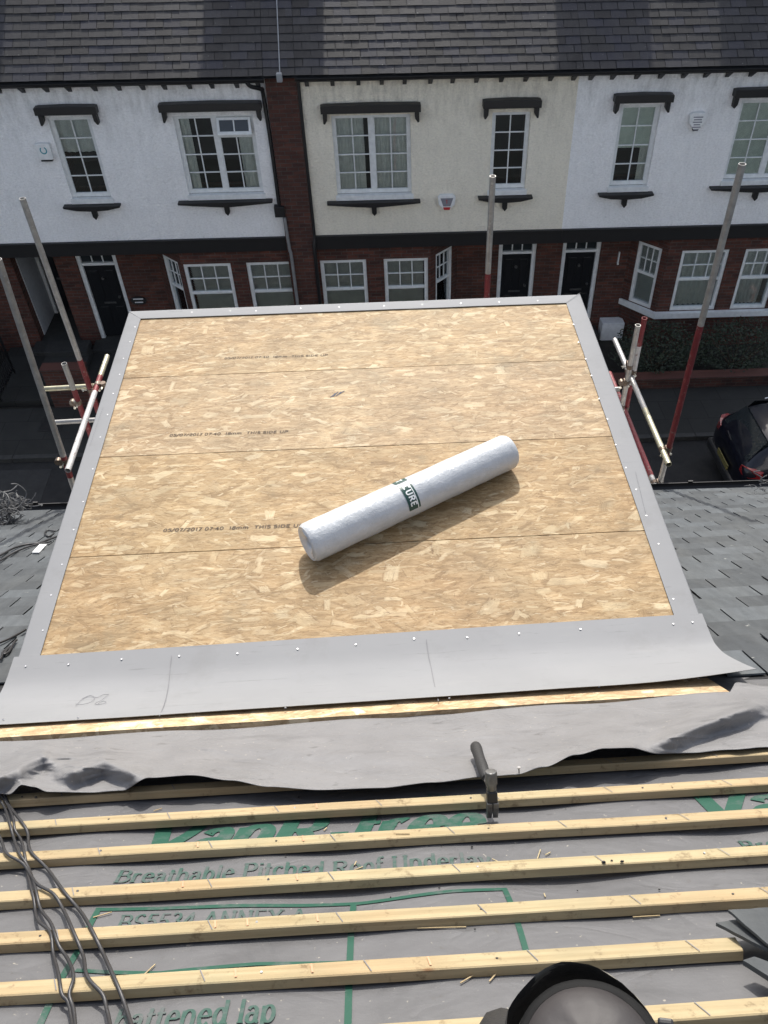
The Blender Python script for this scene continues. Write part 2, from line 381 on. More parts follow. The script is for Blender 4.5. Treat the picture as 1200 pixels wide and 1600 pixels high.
MAT['slate'] = make_slate('roof_slate', (.048, .053, .057), (.069, .076, .081), (.088, .098, .105), True, (.10, .105, .103))
MAT['fslate'] = make_slate('far_roof_slate', (.018, .0175, .0185), (.034, .033, .034), (.030, .031, .042), True, (.052, .050, .050))
MAT['white'] = make_render('white_render', (.90, .90, .90), (.42, .42, .41)); MAT['cream'] = make_render('cream_render', (.84, .79, .67), (.36, .33, .27))
MAT['brick'] = make_brick('red_brick', (.098, .032, .021), (.055, .021, .015), (.075, .062, .053))
MAT['brick2'] = make_brick('dark_brick', (.09, .032, .022), (.055, .022, .017), (.07, .06, .052))
MAT['black'] = simple('black_paint', (.009, .009, .010), .5, bump=.2)
MAT['upvc'] = simple('white_frame', (.70, .72, .72), .4)
MAT['glass'] = make_glass('window_glass')
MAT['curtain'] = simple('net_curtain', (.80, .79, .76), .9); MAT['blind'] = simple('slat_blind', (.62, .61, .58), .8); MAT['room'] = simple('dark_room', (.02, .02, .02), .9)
MAT['shade'] = simple('roller_blind', (.82, .86, .78), .9)
MAT['door'] = simple('black_door_paint', (.012, .013, .015), .3)
MAT['chrome'] = simple('polished_steel', (.75, .75, .75), .18, 1)
MAT['lead'] = simple('lead_flashing', (.25, .26, .27), .6)
MAT['road'] = mottled('asphalt', (.010, .010, .0105), (.017, .017, .017), 3, .9, .6, 120, .006)
MAT['kerb'] = mottled('granite_kerb', (.025, .025, .024), (.04, .04, .037), 8, .8, .3)
def make_paving():
    m = NT('concrete_paving'); P = m.pos(); b = m.n('TexBrick'); m.l(P, b.inputs['Vector']); b.inputs['Scale'].default_value = 1
    b.inputs['Brick Width'].default_value = .9; b.inputs['Row Height'].default_value = .6; b.inputs['Mortar Size'].default_value = .008
    b.inputs['Color1'].default_value = (.022, .022, .020, 1); b.inputs['Color2'].default_value = (.018, .018, .016, 1); b.inputs['Mortar'].default_value = (.008, .008, .007, 1)
    m.col(m.mix(.8, b.outputs['Color'], m.ramp(m.noise(P, 2.5, 6, .65), (.3, .7), (.7, 1.2)), 'MULTIPLY')); m.rgh(.9); m.bump(m.noise(P, 60, 3), .3, .004); return m.m
MAT['pave'] = make_paving()
MAT['soil'] = mottled('garden_soil', (.015, .013, .010), (.03, .026, .02), 5, .95, .7, 30, .02)
def make_galv(name, c, red=False):
    m = NT(name); P = m.pos(); f = m.noise(m.scale(P, (9, 9, 9)), 1.5, 6, .65)
    col = m.ramp(f, (.3, tuple(x*.65 for x in c)), (.7, c)); s = m.ramp(m.noise(P, 22, 4, .7), (.58, 0), (.66, 1))
    col = m.mix(m.math('MULTIPLY', s, .7 if red else .5), col, (.22, .15, .13) if red else (.55, .55, .53))
    m.col(col); m.rgh(.55 if red else .42); m.b.inputs['Metallic'].default_value = .15 if red else .55; m.bump(m.noise(P, 60, 4), .4, .003); return m.m
MAT['galv'] = make_galv('galvanised_tube', (.42, .41, .39)); MAT['galvy'] = make_galv('stained_tube', (.50, .47, .33)); MAT['red'] = make_galv('red_painted_tube', (.20, .02, .025), True)
MAT['wtube'] = make_galv('white_painted_tube', (.62, .60, .58), True)
MAT['coupler'] = make_galv('coupler_steel', (.16, .12, .09)); MAT['brass'] = simple('zinc_bolt', (.60, .58, .50), .35, .8)
MAT['cable'] = simple('black_cable', (.032, .031, .032), .42, bump=.2, bs=90)
MAT['rubber'] = simple('black_rubber', (.022, .022, .022), .6, bump=.4, bs=160); MAT['steel'] = mottled('worn_steel', (.10, .10, .10), (.24, .24, .235), 60, .4, .2, metal=.8)
MAT['nail'] = simple('nail_steel', (.52, .52, .53), .42, 1); MAT['pencil'] = simple('pencil_mark', (.17, .17, .18), .7); MAT['print'] = simple('board_print', (.10, .07, .045), .8); MAT['blueprint'] = simple('blue_stamp', (.07, .08, .11), .8)
MAT['redcrayon'] = simple('red_crayon', (.62, .30, .18), .8)
MAT['board'] = mottled('scaffold_board', (.42, .31, .2), (.55, .43, .3), 5, .8, .4)
MAT['navy'] = simple('navy_car_paint', (.004, .005, .012), .3, .2, .4, .5); MAT['cglass'] = simple('car_glass', (.02, .025, .028), .06, 0, .7); MAT['lamp'] = simple('red_lamp', (.22, .006, .008), .3, coat=1)
MAT['plate'] = simple('yellow_plate', (.14, .12, .04), .5); MAT['tyre'] = simple('tyre', (.02, .02, .02), .8); MAT['plastic'] = simple('black_plastic', (.02, .02, .021), .45)
MAT['leaf'] = simple('hedge_leaf', (.012, .022, .008), .6); MAT['leaf2'] = simple('hedge_leaf_light', (.019, .032, .011), .6); MAT['bark'] = simple('hedge_twig', (.06, .045, .03), .9)
MAT['boxw'] = simple('white_box_plastic', (.75, .76, .76), .4); MAT['teal'] = simple('teal_mark', (.05, .28, .33), .5); MAT['redmark'] = simple('red_mark', (.45, .03, .03), .5); MAT['greymark'] = simple('grey_panel', (.22, .22, .25), .5)
MAT['sleeve'] = simple('label_dark', (.012, .055, .045), .4); MAT['lwhite'] = simple('label_white', (.8, .82, .8), .4)

# ------------------------------------------------------------------ pen-stroke lettering (drawn, no font files)
def arc(cx, cy, rx, ry, a0, a1, n=12): return [(cx+rx*cos(radians(a0+(a1-a0)*i/n)), cy+ry*sin(radians(a0+(a1-a0)*i/n))) for i in range(n+1)]
G = {
 'l': (.24, [[(.12, .72), (.12, 0)]], [(.12, 0)]), 'i': (.24, [[(.12, .48), (.12, 0)], [(.12, .68), (.12, .60)]], [(.12, 0)]),
 'b': (.50, [[(.1, .72), (.1, 0)], arc(.26, .24, .15, .24, -180, 180, 20)], []), 'd': (.50, [arc(.24, .24, .15, .24, 0, 360, 20), [(.40, .72), (.40, 0)]], [(.42, 0)]),
 'p': (.50, [[(.1, .48), (.1, -.2)], arc(.26, .24, .15, .24, -180, 180, 20)], [(.1, -.2)]),
 'h': (.52, [[(.1, .72), (.1, 0)], arc(.26, .30, .15, .18, 180, 0)+[(.41, 0)]], [(.1, 0), (.41, 0)]),
 'n': (.52, [[(.1, .48), (.1, 0)], arc(.26, .30, .15, .18, 180, 0)+[(.41, 0)]], [(.1, 0), (.41, 0)]),
 'm': (.74, [[(.1, .48), (.1, 0)], arc(.22, .32, .12, .16, 180, 0)+[(.34, 0)], arc(.48, .32, .13, .16, 180, 0)+[(.61, 0)]], []),
 'u': (.52, [[(.1, .48), (.1, .18)]+arc(.25, .18, .15, .18, 180, 360), [(.41, .48), (.41, 0)]], [(.42, 0)]),
 'r': (.38, [[(.1, .48), (.1, 0)], arc(.23, .32, .12, .15, 180, 50)], [(.1, 0)]), 'e': (.46, [[(.08, .26), (.39, .26)], arc(.24, .24, .16, .24, 2, 318, 20)], []),
 'a': (.46, [arc(.21, .34, .13, .14, 155, 0)+[(.34, .06), (.42, 0)], arc(.20, .14, .13, .14, 60, 400, 18)], []),
 'o': (.48, [arc(.24, .24, .16, .24, 0, 360, 22)], []), 'c': (.42, [arc(.24, .24, .16, .24, 45, 315, 18)], []),
 't': (.32, [[(.14, .64), (.14, .12)]+arc(.22, .10, .08, .10, 180, 290, 6), [(.03, .46), (.29, .46)]], []),
 'f': (.32, [arc(.24, .58, .11, .14, 50, 180, 8)+[(.13, 0)], [(.03, .46), (.30, .46)]], [(.13, 0)]),
 's': (.38, [arc(.19, .36, .12, .12, 40, 230, 8)+arc(.19, .12, .12, .13, 60, -150, 8)], []), 'y': (.48, [[(.06, .48), (.24, 0)], [(.42, .48), (.24, 0), (.14, -.2)]], [(.08, .48)]),
 'V': (.66, [[(.06, .7), (.32, 0)], [(.60, .7), (.32, 0)]], [(.08, .7), (.58, .7)]),
 'R': (.64, [[(.12, .7), (.12, 0)], [(.12, .68)]+arc(.34, .52, .16, .16, 90, -90)+[(.12, .36)], [(.32, .36), (.56, 0)]], [(.12, 0), (.56, 0), (.12, .7)]),
 'B': (.60, [[(.12, .7), (.12, 0)], [(.12, .68)]+arc(.32, .53, .15, .15, 90, -90)+[(.12, .38)], [(.12, .38)]+arc(.34, .20, .18, .18, 90, -90)+[(.12, .02)]], [(.12, 0), (.12, .7)]),
 'P': (.56, [[(.12, .7), (.12, 0)], [(.12, .68)]+arc(.32, .51, .17, .17, 90, -90)+[(.12, .34)]], [(.12, 0), (.12, .7)]),
 'U': (.64, [[(.12, .7), (.12, .2)]+arc(.32, .2, .2, .2, 180, 360)+[(.52, .7)]], [(.12, .7), (.52, .7)]),
 'S': (.50, [arc(.25, .52, .17, .17, 35, 235, 10)+arc(.25, .18, .18, .18, 60, -155, 10)], []),
 'A': (.66, [[(.06, 0), (.32, .7)], [(.32, .7), (.60, 0)], [(.16, .24), (.50, .24)]], [(.06, 0), (.60, 0)]),
 'N': (.66, [[(.12, 0), (.12, .7)], [(.12, .7), (.54, 0)], [(.54, 0), (.54, .7)]], [(.12, 0), (.54, .7)]),
 'E': (.56, [[(.12, .7), (.12, 0)], [(.12, .68), (.48, .68)], [(.12, .36), (.42, .36)], [(.12, .02), (.50, .02)]], []),
 'X': (.62, [[(.08, .7), (.54, 0)], [(.54, .7), (.08, 0)]], [(.08, .7), (.54, 0), (.54, .7), (.08, 0)]),
 'T': (.56, [[(.28, .7), (.28, 0)], [(.04, .67), (.52, .67)]], []), 'H': (.62, [[(.12, .7), (.12, 0)], [(.50, .7), (.50, 0)], [(.12, .36), (.5, .36)]], []),
 'I': (.28, [[(.14, .7), (.14, 0)]], []), 'D': (.62, [[(.12, .7), (.12, 0)], [(.12, .68), (.26, .68)]+arc(.28, .35, .24, .33, 90, -90)+[(.12, .02)]], []),
 'C': (.62, [arc(.34, .35, .24, .34, 50, 310, 16)], []), '-': (.32, [[(.05, .24), (.27, .24)]], []), ' ': (.28, [], []),
 '/': (.36, [[(.04, -.05), (.32, .75)]], []), ':': (.22, [[(.11, .12), (.11, .04)], [(.11, .44), (.11, .36)]], []), '(': (.3, [arc(.3, .3, .2, .45, 120, 240)], []),
 '0': (.50, [arc(.25, .35, .17, .34, 0, 360, 22)], []), '1': (.36, [[(.08, .56), (.20, .7), (.20, 0)]], [(.20, 0)]),
 '2': (.50, [arc(.24, .52, .17, .17, 160, -40, 10)+[(.08, .02), (.44, .02)]], []), '3': (.48, [arc(.22, .53, .15, .16, 150, -90, 10), arc(.22, .19, .18, .18, 90, -150, 10)], []),
 '4': (.52, [[(.36, 0), (.36, .7), (.06, .2), (.48, .2)]], []), '5': (.48, [[(.42, .68), (.13, .68), (.11, .40)]+arc(.23, .22, .18, .21, 110, -150, 12)], []),
 '6': (.48, [arc(.28, .36, .20, .34, 80, 180, 8)+arc(.25, .2, .17, .2, 180, 540, 18)], []),
 '7': (.46, [[(.06, .68), (.42, .68), (.18, 0)]], []), '8': (.48, [arc(.24, .52, .14, .16, 0, 360, 16), arc(.24, .18, .17, .18, 0, 360, 18)], []), '9': (.48, [arc(.24, .5, .16, .19, 0, 360, 18), [(.40, .5), (.34, 0)]], []),
}
def ribbon(mb, pts, mp, wf, step, lift):
    q = [Vector((a, b)) for a, b in pts]; out = []
    for a, b in zip(q, q[1:]):
        k = max(1, int((b-a).length/step))
        for i in range(k): out.append(a+(b-a)*i/k)
    out.append(q[-1])
    L = []; 
    for i, p in enumerate(out):
        d = out[min(i+1, len(out)-1)]-out[max(i-1, 0)]
        if d.length < 1e-9: d = Vector((0, 1))
        d.normalize(); w_ = wf(abs(d.x), abs(d.y))/2; n = Vector((-d.y, d.x)); L.append((p+n*w_, p-n*w_))
    vs = []
    for a, b in L: vs += [mp(a.x, a.y, lift), mp(b.x, b.y, lift)]
    mb.add(vs, [(2*i, 2*i+1, 2*i+3, 2*i+2) for i in range(len(L)-1)])
def lettering(mb, text, size, mp, thick=.12, thin=.05, italic=0.0, serif=True, track=0.0, step=.12, wx=1.0, lift=0.0, dl=.00012):
    u = 0; k = 0
    for ch in text:
        adv, strokes, ser = G[ch]
        def mm(a, b, l, u=u): return mp(((u+a)*wx+italic*b)*size, b*size, l)
        for st in strokes:
            ribbon(mb, st, mm, lambda dx, dy: thin+(thick-thin)*dy**1.3, step, lift+dl*(k % 5)); k += 1
        if serif:
            for (sx, sy) in ser:
                yy = sy+(.02 if sy < .3 else -.02)
                ribbon(mb, [(sx-.10, yy), (sx+.10, yy)], mm, lambda dx, dy: .045, step, lift+dl*(k % 5)); k += 1
        u += adv+track
    return u*size*wx

# ================================================================== THE SETTING
def ground_z(x, y=0): return -10.60-SHR*x
g = MB(hill)
g.add([(-220, -220, -10.72), (220, -220, -10.72), (220, 320, -10.72), (-220, 320, -10.72)], [(0, 1, 2, 3)])
tag(g.build('ground', MAT['soil']), kind='structure')
g = MB(hill); g.box(-60, 60, 6.9, 12.62, -10.78, -10.70); tag(g.build('road', MAT['road']), kind='structure')
g = MB(hill); g.box(-60, 60, 12.74, 14.25, -10.75, -10.60); g.box(-60, 60, 4.9, 6.78, -10.75, -10.60); tag(g.build('pavement', MAT['pave']), kind='structure')
g = MB(hill)
for i in range(-40, 40): g.box(i*.9+.004, i*.9+.896, 12.62, 12.738, -10.75, -10.592); g.box(i*.9+.004, i*.9+.896, 6.782, 6.90, -10.75, -10.592)
tag(g.build('kerb', MAT['kerb'], bevel=.008), kind='structure')
# darker repaired strip on the road
g = MB(hill); g.box(-9.2, -6.4, 11.2, 12.4, -10.70, -10.695); g.box(1, 3.4, 9, 10.1, -10.70, -10.695)
tag(g.build('road_patch', mottled('new_asphalt', (.02, .02, .02), (.03, .03, .03), 5, .9, .4)), kind='structure')

# ================================================================== HOUSES OPPOSITE
YF = 16.0; YD = 16.62; YB = 24.6
ZE = -4.745     # wall top (hill-corrected)
ZB1, ZB0 = -7.80, -8.08   # timber band
ZG = -10.55
PIT = radians(36.5); YRI = 20.3
def roofz(y): return ZE+.02+(y-15.72)*tan(PIT)
def slate_field(mb, x0, x1, n, gauge, width, P, thick=.006, jit=.004, skip=None, lap=.02, gap=.005):
    """P(x, s, off): point on the roof plane, s runs up the slope"""
    for r in range(n):
        s0 = r*gauge; sh = (r % 2)*width/2; x = x0-sh
        while x < x1-.02:
            gp = gap*random.uniform(.35, 1.3); a = max(x, x0)+gp*.5; b = min(x+width, x1)-gp*.5; x += width
            if b-a < .03: continue
            if skip and skip((a+b)/2, s0): continue
            j = random.uniform(-jit, jit); t = random.uniform(0, .004); k = random.uniform(-.002, .002)
            h0 = thick*2+.004; h1 = .0
            lo = [P(a, s0+j, h0-thick+t), P(b, s0+j, h0-thick+t+k), P(b, s0+gauge+lap, h1), P(a, s0+gauge+lap, h1)]
            hi = [P(a, s0+j, h0+t), P(b, s0+j, h0+t+k), P(b, s0+gauge+lap, h1+thick), P(a, s0+gauge+lap, h1+thick)]
            mb.hexa(lo, hi)

def upper_window(par, x0, x1, z0, z1, cols=2, rows=4, lights=1, behind='curtain', openvent=False):
    """recessed white casement; returns window part (frame) with glass / curtain sub-parts"""
    yf = YF+.075; f = MB(hill); fw = .055
    n = lights; wl = (x1-x0)/n
    f.box(x0, x1, yf, yf+.06, z1-fw, z1); f.box(x0, x1, yf, yf+.06, z0, z0+fw)
    f.box(x0, x0+fw, yf, yf+.06, z0+fw, z1-fw); f.box(x1-fw, x1, yf, yf+.06, z0+fw, z1-fw)
    for i in range(1, n): f.box(x0+i*wl-.04, x0+i*wl+.04, yf, yf+.06, z0+fw, z1-fw)
    f.box(x0-.03, x1+.03, YF-.035, yf-.002, z0-.10, z0-.002)          # white sub-sill
    bars = []; vent = None
    for i in range(n):
        a = x0+i*wl+(.04 if i else fw); b = x0+(i+1)*wl-(.04 if i < n-1 else fw); c = z0+fw; d = z1-fw
        rr = rows; top = d
        if openvent and i == n-1:
            top = c+(d-c)*.74; vent = (a, b, top+.05, d)
            f.box(a, b, yf-.003, yf+.06, top, top+.05); rr = rows-1
            d2 = top
        else: d2 = d
        f.box(a, a+.022, yf+.004, yf+.05, c+.022, d2-.022); f.box(b-.022, b, yf+.004, yf+.05, c+.022, d2-.022); f.box(a, b, yf+.004, yf+.05, c, c+.022); f.box(a, b, yf+.004, yf+.05, d2-.022, d2)
        for k in range(1, cols): f.box(a+(b-a)*k/cols-.011, a+(b-a)*k/cols+.011, yf+.012, yf+.03, c+.022, d2-.022)
        for k in range(1, rr): 
            zz = c+(d2-c)*k/rr
            xs = [a+.022]+[a+(b-a)*q/cols for q in range(1, cols)]+[b-.022]
            for q in range(len(xs)-1): f.box(xs[q]+(.011 if q else 0), xs[q+1]-(.011 if q < len(xs)-2 else 0), yf+.013, yf+.03, zz-.011, zz+.011)
    fo = f.build('window', MAT['upvc'], par, bevel=.004, seg=1)
    for i in range(n):
        gl = MB(hill); gl.box(x0+i*wl+(.04 if i else fw), x0+(i+1)*wl-(.04 if i < n-1 else fw), yf+.032, yf+.036, z0+fw, (z1-fw) if not (openvent and i == n-1) else (z0+fw+(z1-z0-2*fw)*.74)); gl.build('pane', MAT['glass'], fo)
    if openvent:
        a, b, c, d = vent; v = MB(hill); t = radians(24)
        def tilt(p): dy = d-p.z; return Vector((p.x, p.y-dy*sin(t)-.0, d-dy*cos(t)))
        v.fn = lambda p: hill(tilt(p))
        if 1:
            v.box(a, b, yf-.03, yf, d-.05, d); v.box(a, b, yf-.03, yf, c, c+.06); v.box(a, a+.05, yf-.03, yf, c+.06, d-.05); v.box(b-.05, b, yf-.03, yf, c+.06, d-.05); v.box((a+b)/2-.012, (a+b)/2+.012, yf-.025, yf-.005, c+.06, d-.05)
        v.build('vent_sash', MAT['upvc'], fo, bevel=.004, seg=1)
        v = MB(lambda p: hill(tilt(p))); v.box(a+.05, b-.05, yf-.017, yf-.013, c+.06, d-.05); v.build('vent_pane', MAT['cglass'], fo)
    # what hangs behind
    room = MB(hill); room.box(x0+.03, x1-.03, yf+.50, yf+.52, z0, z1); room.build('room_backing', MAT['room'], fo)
    yc = yf+.085
    def drape(a, b, zt, zb, m, folds=9, name='curtain'):
        q = MB(hill); N = max(8, int((b-a)/.02))
        grid(q, N, 1, lambda u, v: (a+(b-a)*u, yc+.018*sin(u*folds*2*pi)+.012*sin(u*17), zb+(zt-zb)*v)); q.build(name, m, fo, smooth=True)
    if behind == 'curtain':
        for i in range(n): drape(x0+i*wl+.05, x0+i*wl+wl*(.80 if i == 0 else .95), z1-.03, z0+.03, MAT['curtain'])
    elif behind == 'side':
        drape(x0+.05, x0+.05+(x1-x0)*.14, z1-.03, z0+.03, MAT['curtain'], 3); drape(x1-.05-(x1-x0)*.20, x1-.05, z1-.03, z0+.03, MAT['curtain'], 4)
    elif behind == 'half':
        drape(x1-.05-(x1-x0)*.22, x1-.05, z0+(z1-z0)*.48, z0+.03, MAT['curtain'], 3)
        q = MB(hill); q.box(x0+.05, x1-.05, yc-.03, yc-.025, z0+(z1-z0)*.46, z1-.03); q.build('blind', MAT['shade'], fo)
    elif behind == 'blind':
        q = MB(hill); q.box(x0+.05, x1-.05, yc-.03, yc-.025, z0+.03, z1-.03); q.build('blind', MAT['shade'], fo)
    elif behind == 'tophalf':
        drape(x0+.05, x1-.05, z1-.03, z0+(z1-z0)*.55, MAT['curtain'], 5)
    return fo

def hood(par, x0, x1, z, corb=True):
    h = MB(hill); n = 12
    poly = [(x0, z-.135), (x1, z-.135), (x1, z-.01), (x1-.06, z), ((x0+x1)/2, z+.012), (x0+.06, z), (x0, z-.01)]
    h.prism(poly, YF-.17, YF-.002)
    for q in (x0+.03, x1-.11): h.prism([(q, z-.137), (q, z-.32), (q+.03, z-.33), (q+.075, z-.26), (q+.08, z-.137)] if q < (x0+x1)/2 else [(q, z-.137), (q+.005, z-.26), (q+.05, z-.33), (q+.08, z-.32), (q+.08, z-.137)], YF-.13, YF-.002)
    h.build('window_hood', MAT['black'], par, bevel=.008)
def sill(par, x0, x1, z):
    h = MB(hill); xm = (x0+x1)/2
    h.prism([(x0, z), (x0, z-.035), (xm-.3, z-.085), (xm-.04, z-.10), (xm+.04, z-.10), (xm+.3, z-.085), (x1, z-.035), (x1, z)], YF-.15, YF-.002)
    h.prism([(xm-.05, z-.102), (xm-.045, z-.24), (xm+.005, z-.30), (xm+.05, z-.24), (xm+.05, z-.102)], YF-.09, YF-.002)
    h.build('window_sill', MAT['black'], par, bevel=.006)

def sash_window(par, P0, P1, z0, z1, behind='blind'):
    """ground floor sash set between plan points P0,P1 (x,y); top sash 3x2 panes, clear sash below"""
    P0 = Vector((P0[0], P0[1], 0)); P1 = Vector((P1[0], P1[1], 0)); d = (P1-P0); L = d.length; d.normalize(); n = Vector((d.y, -d.x, 0))
    if n.y > 0: n = -n
    fn = lambda p: hill(P0+d*p.x-n*p.y+Vector((0, 0, p.z)))
    f = MB(fn); t = .075; zm = z0+(z1-z0)*.52
    f.box(0, L, .03, .12, z1-t, z1); f.box(0, L, .03, .12, z0, z0+t); f.box(0, t, .03, .12, z0+t, z1-t); f.box(L-t, L, .03, .12, z0+t, z1-t)
    f.box(t, L-t, .045, .10, zm-.03, zm+.03)
    a, b = t, L-t
    for k in (1, 2): f.box(a+(b-a)*k/3-.011, a+(b-a)*k/3+.011, .06, .085, zm+.03, z1-t)
    zz = (zm+.03+z1-t)/2
    for k in range(3): f.box(a+(b-a)*k/3+(.011 if k else 0), a+(b-a)*(k+1)/3-(.011 if k < 2 else 0), .061, .085, zz-.011, zz+.011)
    fo = f.build('sash_window', MAT['upvc'], par, bevel=.004, seg=1)
    q = MB(fn); q.box(t, L-t, .088, .092, z0+t, z1-t); q.build('pane', MAT['glass'], fo)
    if behind == 'blind':
        q = MB(fn); z = z0+t
        while z < z1-t: q.add([(t, .13, z), (L-t, .13, z), (L-t, .155, z+.03), (t, .155, z+.03)], [(0, 1, 2, 3)]); z += .038
        q.build('slat_blind', MAT['blind'], fo)
    else:
        q = MB(fn); grid(q, 40, 1, lambda u, v: (t+(L-2*t)*u*.86, .16+.02*sin(u*40), z0+t+(z1-z0-2*t)*v)); q.build('curtain', MAT['curtain'], fo, smooth=True)
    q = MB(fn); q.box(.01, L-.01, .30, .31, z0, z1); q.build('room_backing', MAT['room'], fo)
    return fo

def wall_with_holes(mb, x0, x1, z0, z1, ya, yb, holes):
    """wall slab in x,z with rectangular holes (x0,x1,z0,z1), hole columns must not overlap"""
    hs = sorted(holes); x = x0
    for (a, b, c, d) in hs:
        if a > x+1e-4: mb.box(x, a, ya, yb, z0, z1)
        if c > z0+1e-4: mb.box(a, b, ya, yb, z0, c)
        if d < z1-1e-4: mb.box(a, b, ya, yb, d, z1)
        x = b
    if x < x1-1e-4: mb.box(x, x1, ya, yb, z0, z1)

def house(name, label, x0, x1, render, wins, bay, door, extras=None, porch=False, roof_windows=()):
    """wins: list of dict; bay: (xa, xb, side, windows[(xa,xb)]) front at YF; door: (xa,xb)"""
    r = empty(name, hill(Vector(((x0+x1)/2, YF, ZG))), label, 'house', 'terraced houses across the street')
    up = MB(hill); holes = [(w_['x0'], w_['x1'], w_['z0'], w_['z1']) for w_ in wins]
    wall_with_holes(up, x0, x1, ZB1, ZE, YF, YF+.28, holes)
    up.box(x0, x1, YF+.28, YD+.30, ZB1-.001, ZB1+.02)                    # jetty floor closing the recess
    up.build('rendered_wall', render, r)
    # brick ground floor: set-back wall with door, projecting bay
    xa, xb, splay, bw = bay; bz0, bz1 = ZG+.75, -8.36
    lo = MB(hill)
    segs = [(x0, xa), (xb, x1)]
    dz = -8.20
    for (a, b) in segs:
        hs = [(door[0], door[1], ZG, dz)] if a-.01 <= door[0] and door[1] <= b+.01 else []
        if b > a+.01: wall_with_holes(lo, a, b, ZG-.4, ZB0, YD, YD+.25, hs)
    bh = [(p, q, bz0, bz1) for p, q in bw]
    pa = xa+(YD-YF if 'L' in splay else 0); pb = xb-(YD-YF if 'R' in splay else 0)
    wall_with_holes(lo, pa, pb, ZG-.4, ZB0, YF+.004, YF+.24, bh)
    lo.build('brick_wall', MAT['brick'], r)
    sp = []
    for side in splay:
        A = Vector((xa, YD+.01, 0)) if side == 'L' else Vector((pb+.001, YF+.006, 0)); B = Vector((pa-.001, YF+.006, 0)) if side == 'L' else Vector((xb, YD+.01, 0))
        d = (B-A); L = d.length; d.normalize(); n = Vector((d.y, -d.x, 0))
        s_ = MB(lambda p, A=A, d=d, n=n: hill(A+d*p.x-n*p.y+Vector((0, 0, p.z))))
        wall_with_holes(s_, 0, L, ZG-.4, ZB0, 0, .22, [(L*.2, L*.84, bz0, bz1)]); s_.build('bay_side_wall', MAT['brick'], r)
        sash_window(r, A+d*L*.2, A+d*L*.84, bz0, bz1)
    for p, q in bw: sash_window(r, (p, YF+.004), (q, YF+.004), bz0, bz1, 'curtain' if extras == 'net' else 'blind')
    si = MB(hill); e = .09
    pl = []
    if 'L' in splay: pl += [(xa-.04, YD), (pa-.04, YF-e)]
    else: pl += [(xa, YF-e)]
    if 'R' in splay: pl += [(pb+.04, YF-e), (xb+.04, YD)]
    else: pl += [(xb, YF-e)]
    nn = len(pl); back = [(p[0], YD) if abs(p[1]-YD) < .01 else (p[0], YF+.02) for p in pl]
    vs = [(p[0], p[1], bz0-.13) for p in pl]+[(p[0], p[1], bz0-.002) for p in pl]+[(p[0]+(.12 if (i == 0 and 'L' in splay) else (-.12 if (i == nn-1 and 'R' in splay) else 0)), p[1]+.11, bz0-.13) for i, p in enumerate(pl)]+[(p[0]+(.12 if (i == 0 and 'L' in splay) else (-.12 if (i == nn-1 and 'R' in splay) else 0)), p[1]+.11, bz0-.002) for i, p in enumerate(pl)]
    fs = []
    for i in range(nn-1): fs += [(i, i+1, nn+i+1, nn+i), (nn+i, nn+i+1, 3*nn+i+1, 3*nn+i), (2*nn+i, 2*nn+i+1, i+1, i)]
    si.add(vs, fs); si.build('bay_sill', MAT['upvc'], r)
    # timber band and soffit
    b = MB(hill); b.box(x0, x1, YF-.07, YF+.26, ZB0, ZB1); b.box(x0, x1, YF-.085, YF-.071, ZB1-.045, ZB1+.012); b.build('timber_band', MAT['black'], r, bevel=.01)
    b = MB(hill); b.box(x0, x1, YF+.26, YD+.29, ZB0+.002, ZB0+.03); b.build('soffit', MAT['black'], r)
    # door with fanlight
    a, c = door; yd = YD+.05 if not porch else YD+1.2
    f = MB(hill); t = .09; zf = dz-.42
    f.box(a, a+t, yd, yd+.12, ZG, dz); f.box(c-t, c, yd, yd+.12, ZG, dz); f.box(a+t, c-t, yd, yd+.12, dz-.07, dz); f.box(a+t, c-t, yd, yd+.12, zf-.06, zf)
    for k in (1, 2): f.box(a+t+(c-a-2*t)*k/3-.012, a+t+(c-a-2*t)*k/3+.012, yd+.03, yd+.07, zf, dz-.07)
    f.build('door_frame', MAT['upvc'], r, bevel=.005, seg=1)
    q = MB(hill); q.box(a+t, c-t, yd+.06, yd+.066, zf, dz-.07); q.build('fanlight', MAT['cglass'], r)
    dr = MB(hill); dr.box(a+t, c-t, yd+.06, yd+.10, ZG+.1, zf-.06)
    for k in range(2):
        for (u0, u1) in ((ZG+.25, ZG+.85), (ZG+.98, zf-.2)):
            xx = a+t+.09+k*(c-a-2*t)/2; dr.box(xx, xx+(c-a-2*t)/2-.16, yd+.045, yd+.058, u0, u1)
    do = dr.build('door', MAT['door'], r, bevel=.006)
    q = MB(hill); q.tube([((a+c)/2, yd+.01, ZG+1.55), ((a+c)/2, yd+.055, ZG+1.55)], .03); q.build('knocker', MAT['steel'], do)
    q = MB(hill); q.box((a+c)/2-.13, (a+c)/2+.13, yd+.04, yd+.056, ZG+.93, ZG+.97); q.build('letter_plate', MAT['steel'], do)
    q = MB(hill); q.tube([(c-t-.1, yd, ZG+1.1), (c-t-.1, yd+.055, ZG+1.1)], .028); q.build('door_knob', MAT['steel'], do)
    q = MB(hill); q.box(a-.12, c+.12, YD-.45, yd+.12, ZG-.3, ZG+.07); q.build('door_step', MAT['kerb'], r, bevel=.01)
    if porch:
        q = MB(hill); q.box(a-.001, a+.02, YD+.25, yd, ZG+.08, dz); q.box(c-.02, c+.001, YD+.25, yd, ZG+.08, dz); q.box(a+.02, c-.02, YD+.25, yd, dz-.02, dz); q.build('porch_lining', simple('porch_paint', (.42, .44, .46), .6), r)
